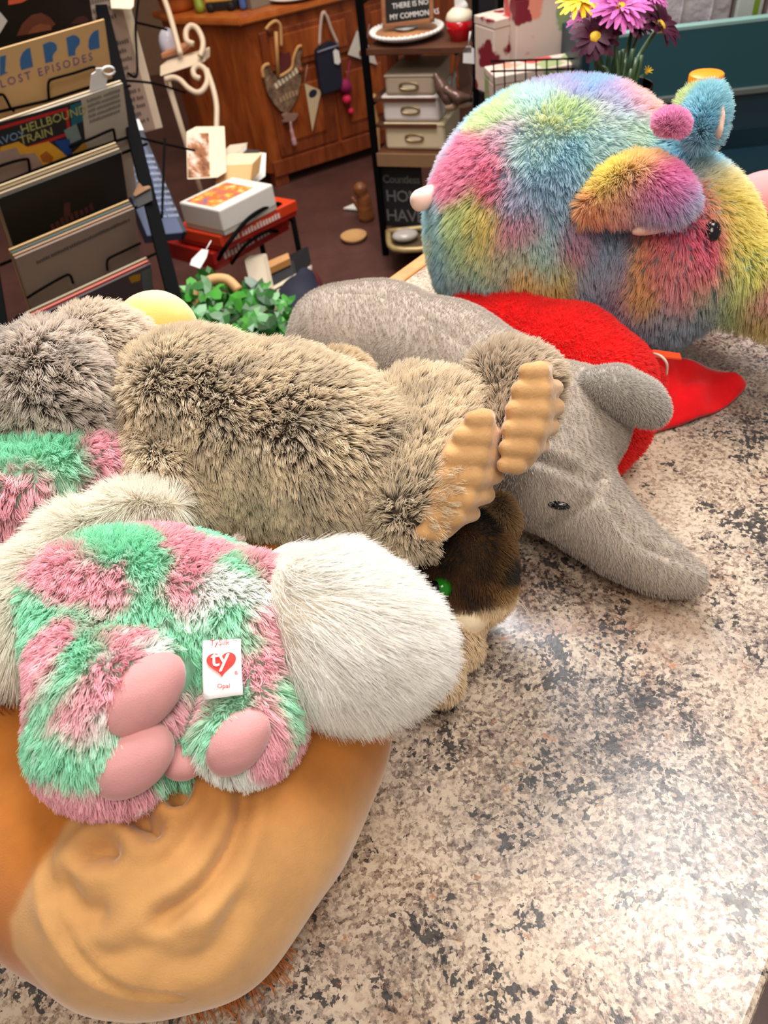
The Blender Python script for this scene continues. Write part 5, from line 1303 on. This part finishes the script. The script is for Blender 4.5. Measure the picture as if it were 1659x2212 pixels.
box('carton', a, wv, dv, hv, M_cream, pb_, .002); pn2 = unit(np.cross(wv, hv)); pn2 = pn2 if pn2 @ FW < 0 else -pn2; box('picture', a + wv * .03 + hv * .03 + pn2 * .0004, wv * .72, pn2 * .001, hv * .92, M_sep, pb_)
for nm, lb, quad, hpx, dd, cc, trim in (('cream_box', 'small white box behind the white game box', ((472, 352), (512, 346), (508, 330), (474, 336)), 24, 2.35, '#e6ddd0', '#d0c0a8'), ('beige_box', 'beige card box standing behind the white game box', ((464, 400), (540, 396), (532, 352), (470, 358)), 0, 2.3, '#dcae72', '#f0d8b0')):
    bx_ = thing(nm, lb, 'box', D(*quad[0], dd)); a = D(*quad[0], dd); b = D(*quad[1], dd + .05); hv = D(*quad[3], dd + .01) - a
    box('carton', a, b - a, np.array([.03, .08, 0]), hv, plain(cc, .6, name='soft_card', vary=.08), bx_, .003); box('flap', a + hv, b - a, np.array([.03, .08, 0]), hv * .06, plain(trim, .6, name='soft_card2'), bx_)
dk = thing('dark_book', 'dark grey book with white page edges behind the beige box', 'book', D(535, 390, 2.42))
a = D(512, 392, 2.42); b = D(556, 396, 2.44); hv = D(516, 338, 2.5) - a
box('cover', a, (b - a) * .6, np.array([.03, .06, 0]), hv, plain('#3a3834', .5, name='dark_cover'), dk, .002); box('pages', a + (b - a) * .6, (b - a) * .35, np.array([.03, .05, 0]), hv * .96, M_white, dk, .002)
wg = thing('white_game_box', 'white game box with an orange picture lying on the red boxes', 'box', D(472, 455, 2.05))
zt = W(472, 455, -.36)[2]
A_, B_, C_ = W(472, 455, zt), W(589, 397, zt), W(402, 440, zt); A2 = A_; u1 = B_ - A_; u2 = C_ - A_
th = .062
M_wbox = plain('#dcd6cc', .4, name='white_gloss_card', vary=.04)
box('lid', A_ - Zu * th, u1, u2 * 1.25, Zu * th, M_wbox, wg, .005)
tt = NT('orange_picture'); c = tt.ramp(tt.noise(25, 4, .6), [(.36, lin('#6a6f8a')), (.46, lin('#d8632c')), (.56, lin('#f0a24a')), (.66, lin('#f2dcae'))]); tt.set(Base_Color=c, Roughness=.35)
box('picture', A_ + u1 * .06 + u2 * .25 + Zu * .0002, u1 * .72, u2 * .85, Zu * .0015, tt.m, wg)
box('base_tray', A_ - Zu * (th + .01) + u1 * .01 + u2 * .01, u1 * .98, u2 * 1.2, Zu * .012, plain('#b9b1a4', .5, name='grey_tray'), wg)
zr = zt - th - .012
M_rb1 = plain('#a01c14', .3, name='red_gloss', vary=.12); M_rb2 = plain('#c83a18', .3, name='orange_red_gloss', vary=.15); M_lg = plain('#e2c9c0', .5, name='pale_logo')
for nm, lb, (p, q, r_), hz, mt in (('red_game_box', 'orange red game box directly under the white game box', ((474, 512), (640, 432), (372, 490)), .045, M_rb2), ('red_game_box', 'deep red game box with white logos at the bottom of the stack', ((458, 548), (622, 458), (350, 520)), .055, M_rb1)):
    rbx = thing(nm, lb, 'box', W(*p, zr), 'red game boxes')
    A_, B_, C_ = W(*p, zr), W(*q, zr), W(*r_, zr); u1, u2 = B_ - A_, C_ - A_
    box('lid', A_ - Zu * hz * .7, u1, u2, Zu * hz * .7, mt, rbx, .003); box('base_tray', A_ - Zu * hz + u1 * .01 + u2 * .02, u1 * .98, u2 * .97, Zu * hz * .34, M_rb1, rbx, .002)
    on = unit(np.cross(u1, Zu)); on = on if on @ FW < 0 else -on
    bars('logo_print', A_ + u1 * .12 - Zu * hz * .6 + on * .001, u1, Zu, [.03, .08, .05], hz * .4, M_lg, rbx)
    zr -= hz + .004
ws = thing('wire_shelf', 'low black wire display shelf holding the stacked game boxes', 'shelf', W(520, 600, zr))
c4 = [W(u, v, zr - .002) for u, v in ((452, 566), (632, 470), (545, 440), (345, 530))]
tube('rim_wire', c4, .006, M_blk, ws, 6, True)
for f_ in (.2, .4, .6, .8): tube('shelf_wire', [c4[0] * (1 - f_) + c4[1] * f_, c4[3] * (1 - f_) + c4[2] * f_], .003, M_blk, ws, 5)
for p in c4: tube('leg', [p + Zu * .05, p * [1, 1, 0] + [0, 0, FLOOR]], .009, M_blk, ws, 8)
tube('scroll_wire', spline([W(472, 560, zr + .04), W(490, 530, zr + .10), W(540, 470, zr + .13), W(600, 440, zr + .115), W(625, 470, zr + .05), W(632, 480, zr)], 6), .006, M_blk, ws, 6)
tube('scroll_wire', spline([W(500, 570, zr + .0), W(530, 530, zr + .05), W(575, 500, zr + .06), W(600, 500, zr + .02)], 6), .005, M_blk, ws, 6)
lt = thing('white_hang_tag', 'blank white tag hanging from the wire shelf below the red boxes', 'tag', D(430, 560, 2.1))
prism('tag_card', [D(u, v, 1.98) for u, v in ((436, 538), (450, 540), (446, 556), (432, 580), (410, 572), (414, 560))], FW * .003, M_white, lt); tube('tag_string', [D(444, 541, 1.98), D(456, 520, 1.99)], .0015, M_white, lt, 5)
# cream crate with black books
ck = thing('cream_book_crate', 'cream wooden crate with dark books below the game boxes', 'crate', D(600, 680, 2.25))
dc = 2.2
A_ = D(560, 680, dc); 
prism('side_panel', [D(u, v, dc) for u, v in ((526, 562), (566, 556), (592, 678), (570, 680), (540, 620))], unit(np.array([.5, .86, 0])) * .03, plain('#d2c2a8', .6, name='cream_paint', vary=.06), ck, .003)
prism('top_board', [D(u, v, dc + .02) for u, v in ((562, 588), (626, 558), (622, 546), (560, 572))], -Zu * .02, plain('#c88c4c', .5, name='orange_board', vary=.12), ck)
prism('lower_board', [D(u, v, dc + .03) for u, v in ((578, 640), (640, 606), (640, 616), (582, 652))], unit(np.array([.5, .86, 0])) * .1, plain('#cfc4b4', .6, name='white_board'), ck)
prism('lower_board', [D(u, v, dc + .03) for u, v in ((590, 676), (638, 652), (640, 664), (594, 686))], unit(np.array([.5, .86, 0])) * .1, plain('#bdb2a2', .6, name='white_board2'), ck)
dbk = thing('black_book_block', 'thick black book lying in the cream crate', 'book', D(605, 610, dc + .05)); prism('cover', [D(u, v, dc + .04) for u, v in ((568, 596), (632, 562), (640, 600), (578, 636))], unit(np.array([.5, .86, 0])) * .1, M_blkm, dbk, .003)
prism('page_block', [D(u, v, dc + .036) for u, v in ((574, 628), (636, 594), (637, 600), (577, 634))], unit(np.array([.5, .86, 0])) * .08, M_cream, dbk)
obk = thing('amber_book', 'amber covered book standing at the bottom of the cream crate', 'book', D(605, 660, dc + .05)); prism('cover', [D(u, v, dc + .05) for u, v in ((586, 646), (612, 634), (622, 656), (594, 672))], unit(np.array([.5, .86, 0])) * .03, plain('#a8702c', .5, name='amber_cover', vary=.2), obk, .002)
prism('page_block', [D(u, v, dc + .052) for u, v in ((612, 634), (616, 632), (626, 654), (622, 656))], unit(np.array([.5, .86, 0])) * .028, M_cream, obk)
nb = thing('navy_bag', 'dark navy cloth bag slumped beside the cream crate', 'bag', D(655, 650, 2.2))
soft_obj('cloth', [chain([D(650, 610, 2.3), D(650, 660, 2.25), D(655, 690, 2.2)], [.05, .075, .07])], M_navy, nb, .009); tube('handle', spline([D(640, 600, 2.27), D(634, 575, 2.28), D(650, 562, 2.3), D(662, 585, 2.3)], 5), .006, M_blk, nb, 6)
rdb = thing('red_bag', 'dull red rounded cloth bag beside the navy bag', 'bag', D(668, 640, 2.4)); soft_obj('cloth', [ell(D(668, 632, 2.35), (.05, .05, .085))], plain('#5e1a1a', .8, name='dull_red_cloth', vary=.15), rdb, .009)
tube('handle', spline([D(660, 605, 2.33), D(664, 590, 2.33), D(674, 606, 2.34)], 5), .005, M_blk, rdb, 6)
# basket of ivy
bk = thing('ivy_basket', 'basket with tan arched handle full of green ivy leaves', 'plant', D(510, 760, 1.75))
hp_ = spline([D(u, v, 1.75) for u, v in ((418, 664), (422, 640), (438, 618), (462, 604), (492, 606), (516, 628))], 6); tube('handle', hp_, .013, M_tan, bk, 8)
bc = D(510, 745, 1.78); lathe('basket', [(.10, -.14), (.14, -.1), (.17, .0), (.165, .01), (.15, -.02), (.02, -.08)], bc, wood('#7a5030', '#b0804c', .7, name='wicker'), bk, 28)
tlf = NT('ivy_leaf'); oi = tlf.n('ShaderNodeObjectInfo'); c = tlf.ramp(oi.outputs['Random'], [(0, lin('#123f10')), (.45, lin('#236b1c')), (.8, lin('#3c8c2c')), (1, lin('#5aa83c'))]); tlf.set(Base_Color=c, Roughness=.4); M_leaf = tlf.m
LV = [(0, 0, 0), (.5, .15, .06), (.75, .55, .0), (.32, .55, .06), (.28, 1.05, -.08), (0, 1.35, -.18), (-.28, 1.05, -.08), (-.32, .55, .06), (-.75, .55, 0), (-.5, .15, .06), (0, .5, .1)]
LF = [(10, i, i + 1) for i in range(9)] + [(10, 9, 0)]
leaf_me = bpy.data.meshes.new('leaf'); leaf_me.from_pydata(LV, [], LF); leaf_me.materials.append(M_leaf); leaf_me.update()
lr = np.random.default_rng(11)
for k in range(240):
    u = lr.uniform(385, 640); t_ = (u - 385) / 255; top = 612 + 20 * math.sin(u * .05) + (max(0, u - 560) * .9); v = lr.uniform(top, 800)
    p = D(u, v, 1.62 + .12 * lr.random() + (v < 680) * .08)
    M = Matrix.Translation(Vector(p)) @ (Vector(-FW + np.array([0, 0, .5]) + lr.normal(size=3) * .45)).to_track_quat('Z', 'Y').to_matrix().to_4x4() @ Matrix.Rotation(lr.uniform(0, 6.28), 4, 'Z') @ Matrix.Scale(lr.uniform(.024, .042), 4)
    o = bpy.data.objects.new('leaf', leaf_me); link(o, bk); o.matrix_basis = M
tubes('vine_stems', [spline([bc + Zu * .02, bc + lr.normal(size=3) * .05 + Zu * .02, D(lr.uniform(400, 620), lr.uniform(700, 780), 1.76)], 4) for k in range(24)], .003, plain('#2c4a1c', .6, name='vine'), bk, 5)['kind'] = 'stuff'

# ---- flowers in a glass vase at the far end of the counter
vz = W(1335, 330, 0) if False else None
vb = D(1340, 170, .90); vb = np.array([vb[0], vb[1], 0.0])
vase = thing('flower_vase', 'clear glass vase of stems standing behind the rainbow elephant', 'vase', vb)
lathe('vase_glass', [(.036, 0), (.038, .01), (.036, .08), (.040, .145), (.038, .145), (.033, .08), (.034, .012), (.002, .010)], vb, M_glass, vase, 28)
M_stem = plain('#33502c', .5, name='flower_stem', vary=.2)
M_cen = plain('#d9b01e', .7, name='flower_centre', vary=.3, sc=400)
def petal_mesh(nm, wd, mat, cupz=.12, nseg=4):
    V, Fc = [], []
    for i in range(nseg + 1):
        t_ = i / nseg; w_ = wd * (math.sin(min(1, t_ * 1.25 + .12) * math.pi * .62) if t_ < .9 else .45)
        z = cupz * math.sin(t_ * 2.6) - .1 * t_ * t_
        V += [(-w_, .12 + t_ * .88, z + .05 * wd), (0, .12 + t_ * .9, z), (w_, .12 + t_ * .88, z + .05 * wd)]
    for i in range(nseg):
        for j in (0, 1): a = i * 3 + j; Fc.append((a, a + 1, a + 4, a + 3))
    me = bpy.data.meshes.new(nm); me.from_pydata(V, [], Fc); me.polygons.foreach_set('use_smooth', [True] * len(Fc)); me.materials.append(mat); me.update(); return me
def pmat(nm, c1, c2):
    t = NT(nm); t.set(Base_Color=t.ramp(t.noise(4, 3), [(.35, lin(c1)), (.65, lin(c2))]), Roughness=.6, Specular_IOR_Level=.2); return t.m
PM = {'maroon': petal_mesh('petal', .15, pmat('maroon_petal', '#2c0418', '#4a082c')), 'pink': petal_mesh('petal', .10, pmat('pink_petal', '#b84a98', '#d474b8')), 'yellow': petal_mesh('petal', .10, pmat('yellow_petal', '#e8b80c', '#f6d830'))}
def flower(u, v, d, rp, kind, rows, tilt, lb):
    c0 = D(u, v, d); r = rp * 1.18 * d / FPX; n = unit(-FW * .8 + np.array(tilt))
    fl_ = thing('cut_flower', lb, 'flower', c0, 'cut flowers in the glass vase')
    Q = Vector(n).to_track_quat('Z', 'Y').to_matrix().to_4x4()
    for cnt, sc_, lift in rows:
        for k in range(cnt):
            M = Matrix.Translation(Vector(c0)) @ Q @ Matrix.Rotation(6.283 * (k + .5 * lift * 3) / cnt + rng.normal() * .06, 4, 'Z') @ Matrix.Rotation(lift + rng.normal() * .08, 4, 'X') @ Matrix.Scale(r * sc_ * rng.uniform(.93, 1.05), 4)
            o = bpy.data.objects.new('petal', PM[kind]); link(o, fl_); o.matrix_basis = M
    lathe('flower_centre', [(.26 * r, -.02 * r), (.27 * r, .06 * r), (.2 * r, .15 * r), (.08 * r, .19 * r)], c0, M_cen, fl_, 14, n)
    b_ = vb + np.array([rng.normal() * .012, rng.normal() * .012, .03]); m_ = vb + (c0 - vb) * [.35, .35, 0] + np.array([0, 0, .15])
    tube('stem', spline([c0 - n * .004, c0 * .55 + m_ * .45 - n * .012, m_, b_], 5), .0028, M_stem, fl_, 6)
R2 = [(16, 1.0, .12), (14, .85, .35)]; R4 = [(22, 1.0, .1), (20, .86, .32), (16, .66, .6), (10, .45, .9)]
flower(1285, 83, .88, 47, 'maroon', R2, (-.1, 0, .15), 'maroon daisy, lowest at the left of the bunch')
flower(1424, 58, .90, 46, 'maroon', R2, (.55, .1, .1), 'maroon daisy at the right end of the bunch')
flower(1368, 58, .93, 40, 'maroon', R2, (.1, .3, .5), 'dark maroon daisy half hidden under the big pink flower')
flower(1340, 20, .87, 56, 'pink', R4, (.05, 0, .35), 'large pink chrysanthemum at the front of the bunch')
flower(1262, 42, .92, 32, 'pink', R4, (-.4, .1, .3), 'small pink chrysanthemum beneath the yellow daisy')
flower(1404, -2, .93, 34, 'pink', R4, (.3, .2, .5), 'pink chrysanthemum at the top right of the bunch')
flower(1256, 4, .90, 46, 'yellow', [(18, 1.0, .12), (16, .8, .4)], (-.35, .1, .5), 'yellow daisy at the top left of the bunch')
flower(1396, 158, .93, 12, 'yellow', [(8, 1.0, .8)], (.5, 0, .4), 'tiny yellow bud low at the right of the vase')
for k in range(9):
    u = 1285 + k * 13; tb = D(u + rng.uniform(-6, 6), 105 + rng.uniform(0, 20), .91)
    tube('stem', spline([tb, vb * .4 + tb * .6, vb + np.array([rng.normal() * .014, rng.normal() * .014, .04])], 5), .0027, M_stem, vase, 6)
# bottle with orange cap
btl = thing('orange_cap_bottle', 'bottle with bright orange screw cap behind the rainbow elephant ear', 'bottle', D(1527, 165, .9) * [1, 1, 0])
bt0 = D(1527, 158, .9); r_ = 36 * .9 / FPX; hz = bt0[2]
lathe('bottle_body', [(.03, 0), (.032, .005), (.032, hz - .05), (.022, hz - .028), (r_ * .85, hz - .024), (r_ * .85, hz - .01)], bt0 * [1, 1, 0], plain('#a98f4a', .25, name='amber_plastic', vary=.1), btl, 24)
M_oc = plain('#e58a12', .35, name='orange_plastic', vary=.04)
lathe('cap', [(r_, -.024), (r_ * 1.02, -.022), (r_, -.001), (r_ * .94, .0), (.001, .0005)], bt0, M_oc, btl, 28)
lathe('cap_ring', [(r_ * 1.01, -.027), (r_ * 1.03, -.0265), (r_ * 1.03, -.0245), (r_ * 1.01, -.024)], bt0, M_oc, btl, 28)

# ---- teal fixture with white sheets behind, floral bags
M_teal = plain('#1d4a52', .45, name='teal_paint', vary=.08, sc=8); M_teal2 = plain('#12323e', .5, name='dark_teal_paint', vary=.08, sc=8); M_tedge = plain('#7da09a', .5, name='worn_teal_edge', vary=.1)
zt = D(1520, 60, 1.75)[2]; ta, tb = W(1370, 78, zt), W(1700, 40, zt)
tx = unit((tb - ta) * [1, 1, 0]); tn_ = np.array([tx[1], -tx[0], 0]); tn_ = tn_ if tn_[1] < 0 else -tn_
TL = 1.0
teal = thing('teal_bin', 'dark teal painted shop fixture with a ledge behind the flowers', 'fixture', ta * [1, 1, 0] + [0, 0, FLOOR])
zl = PL(1520, 200, ta, tn_)[2]
box('front_panel', np.array([ta[0], ta[1], zl]) - tx * .12, tx * TL, -tn_ * .025, Zu * (zt - zl), M_teal, teal, .002)
box('top_edge', np.array([ta[0], ta[1], zt]) - tx * .12 + tn_ * .001, tx * TL, -tn_ * .028, Zu * .008, M_tedge, teal, .001)
box('ledge_strip', np.array([ta[0], ta[1], zl - .012]) - tx * .12 + tn_ * .012, tx * TL, -tn_ * .03, Zu * .014, plain('#5a625c', .5, name='grey_strip'), teal, .002)
box('lower_panel', np.array([ta[0], ta[1], zl - .10]) - tx * .12, tx * TL, -tn_ * .02, Zu * .09, M_teal2, teal, .002)
box('bin_side', np.array([ta[0], ta[1], FLOOR]) - tx * .12, tx * TL, -tn_ * .4, Zu * (zl - .3 - FLOOR), M_teal2, teal, .003)
box('bin_back', np.array([ta[0], ta[1], FLOOR]) - tx * .12 - tn_ * .4, tx * TL, -tn_ * .02, Zu * (zt - FLOOR - .1), M_teal2, teal)
box('bin_end', np.array([ta[0], ta[1], FLOOR]) - tx * .12, tx * .02, -tn_ * .4, Zu * (zt - FLOOR - .02), M_teal2, teal)
M_sheet = NT('crumpled_plastic'); c = M_sheet.ramp(M_sheet.noise(9, 4, .6), [(.35, lin('#9a9096')), (.65, lin('#c6bcbc'))]); M_sheet.set(Base_Color=c, Roughness=.4); M_sheet.bump(M_sheet.noise(14, 4), .6, .02); M_sheet = M_sheet.m
for i, (u0, u1, mt, lb) in enumerate(((1410, 1572, M_sheet, 'crumpled greyish white plastic sheet standing in the teal fixture'), (1576, 1640, plain('#b3b8b0', .5, name='pale_green_plastic', vary=.1), 'pale plastic sheet with a green stripe in the teal fixture'), (1644, 1720, M_sheet, 'greyish white plastic sheet at the right frame edge in the teal fixture'))):
    wsx = thing('plastic_sheet', lb, 'sheet', PL(u0, 80, ta - tn_ * .08, tn_), 'plastic sheets in the teal fixture')
    a = PL(u0, 90, ta - tn_ * .08, tn_); b = PL(u1, 60, ta - tn_ * .08, tn_); a[2] = b[2] = zt - .1
    box('sheet', a, b - a, -tn_ * .03, Zu * .32, mt, wsx, .006)
    if i == 1: box('stripe', a + (b - a) * .62 + tn_ * .0012, (b - a) * .2, -tn_ * .002, Zu * .32, plain('#6f8a1c', .5, name='green_stripe'), wsx, 0, 'olive green stripe')
    if i != 1:
        for f_ in (.3, .7): tube('fold', spline([a + (b - a) * f_ + tn_ * .001 + Zu * .02, a + (b - a) * (f_ + .03) + tn_ * .003 + Zu * .15, a + (b - a) * (f_ - .02) + tn_ * .001 + Zu * .3], 4), .004, mt, wsx, 6)
fl0 = NT('floral_print'); co = fl0.coord()
vr = fl0.n('ShaderNodeTexVoronoi'); vr.inputs['Scale'].default_value = 11; wpn = fl0.n('ShaderNodeTexNoise'); wpn.inputs['Scale'].default_value = 30; fl0.l(co, wpn.inputs['Vector'])
sc1 = fl0.n('ShaderNodeVectorMath', operation='SCALE'); fl0.l(wpn.outputs['Color'], sc1.inputs[0]); sc1.inputs['Scale'].default_value = .05; ad1 = fl0.n('ShaderNodeVectorMath', operation='ADD'); fl0.l(co, ad1.inputs[0]); fl0.l(sc1.outputs[0], ad1.inputs[1]); fl0.l(ad1.outputs[0], vr.inputs['Vector'])
d1 = fl0.ramp(vr.outputs['Distance'], [(.48, (1, 1, 1)), (.55, (0, 0, 0))]); sp1 = fl0.n('ShaderNodeSeparateColor'); fl0.l(vr.outputs['Color'], sp1.inputs[0])
pc = fl0.ramp(sp1.outputs[0], [(0, lin('#7a1426')), (.25, lin('#c04a48')), (.5, lin('#e08a72')), (.7, lin('#8a9a6a')), (.85, lin('#c8b4a6'))], 'CONSTANT')
c = fl0.mix(d1, lin('#d0bcae'), pc); fl0.set(Base_Color=c, Roughness=.55); M_flo = fl0.m
for i, (u0, u1, v0, v1, d_, lb) in enumerate(((1066, 1125, 40, 210, 2.1, 'cream gift box with dark red flowers behind the rainbow elephant'), (1112, 1245, -20, 175, 2.05, 'tall cream gift bag printed with red flowers behind the rainbow elephant'), (1068, 1250, 160, 240, 1.95, 'coral flowered gift box in the wire basket'))):
    fb = thing('floral_gift_bag', lb, 'gift bag', D(u0, v1, d_), 'floral gift packaging')
    a = D(u0, v1, d_); b = D(u1, v1 - 8, d_ + .03); wv = (b - a) * [1, 1, 0]; hz = D(u0, v0, d_ + .05)[2] - a[2]
    bxx = unit(wv); bn = np.array([-bxx[1], bxx[0], 0]); bn = bn if bn[1] > 0 else -bn
    box('package', a, wv, bn * .1, Zu * (hz * 1.15), M_flo, fb, .004); box('top_fold', a + Zu * hz * 1.15 - bn * .001, wv, bn * .102, Zu * .02, M_flo, fb, .002)
wb_ = thing('wire_basket', 'dark wire basket in front of the floral gift packaging', 'basket', D(1150, 200, 1.85))
for v in (128, 150, 205): tube('wire', [D(1060, v + 4, 1.85), D(1255, v - 2, 1.88)], .0025, M_blk, wb_, 5)
for k in range(9): tube('wire', [D(1066 + k * 23, 132 - k * .7, 1.85), D(1070 + k * 22.5, 240, 1.80)], .002, M_blk, wb_, 5)
rk2 = thing('dark_display_post', 'dark post with hanging ornaments right of the black rack', 'post', RK(RW + .1, FLOOR))
box('upright', D(1035, 240, 2.45) * [1, 1, 0] + [0, 0, FLOOR], rx * .05, rb_ * .05, Zu * 1.4, plain('#141219', .5, name='dark_wood'), rk2, .004)
for (u, v, r, cc) in ((1045, 190, .02, '#3a4a78'), (1044, 160, .014, '#6a3a20'), (1052, 60, .02, '#3c1a12')): soft_obj('ornament', [ball(D(u, v, 2.4), r)], plain(cc, .3, name='bead_glaze', vary=.2), rk2, .006)
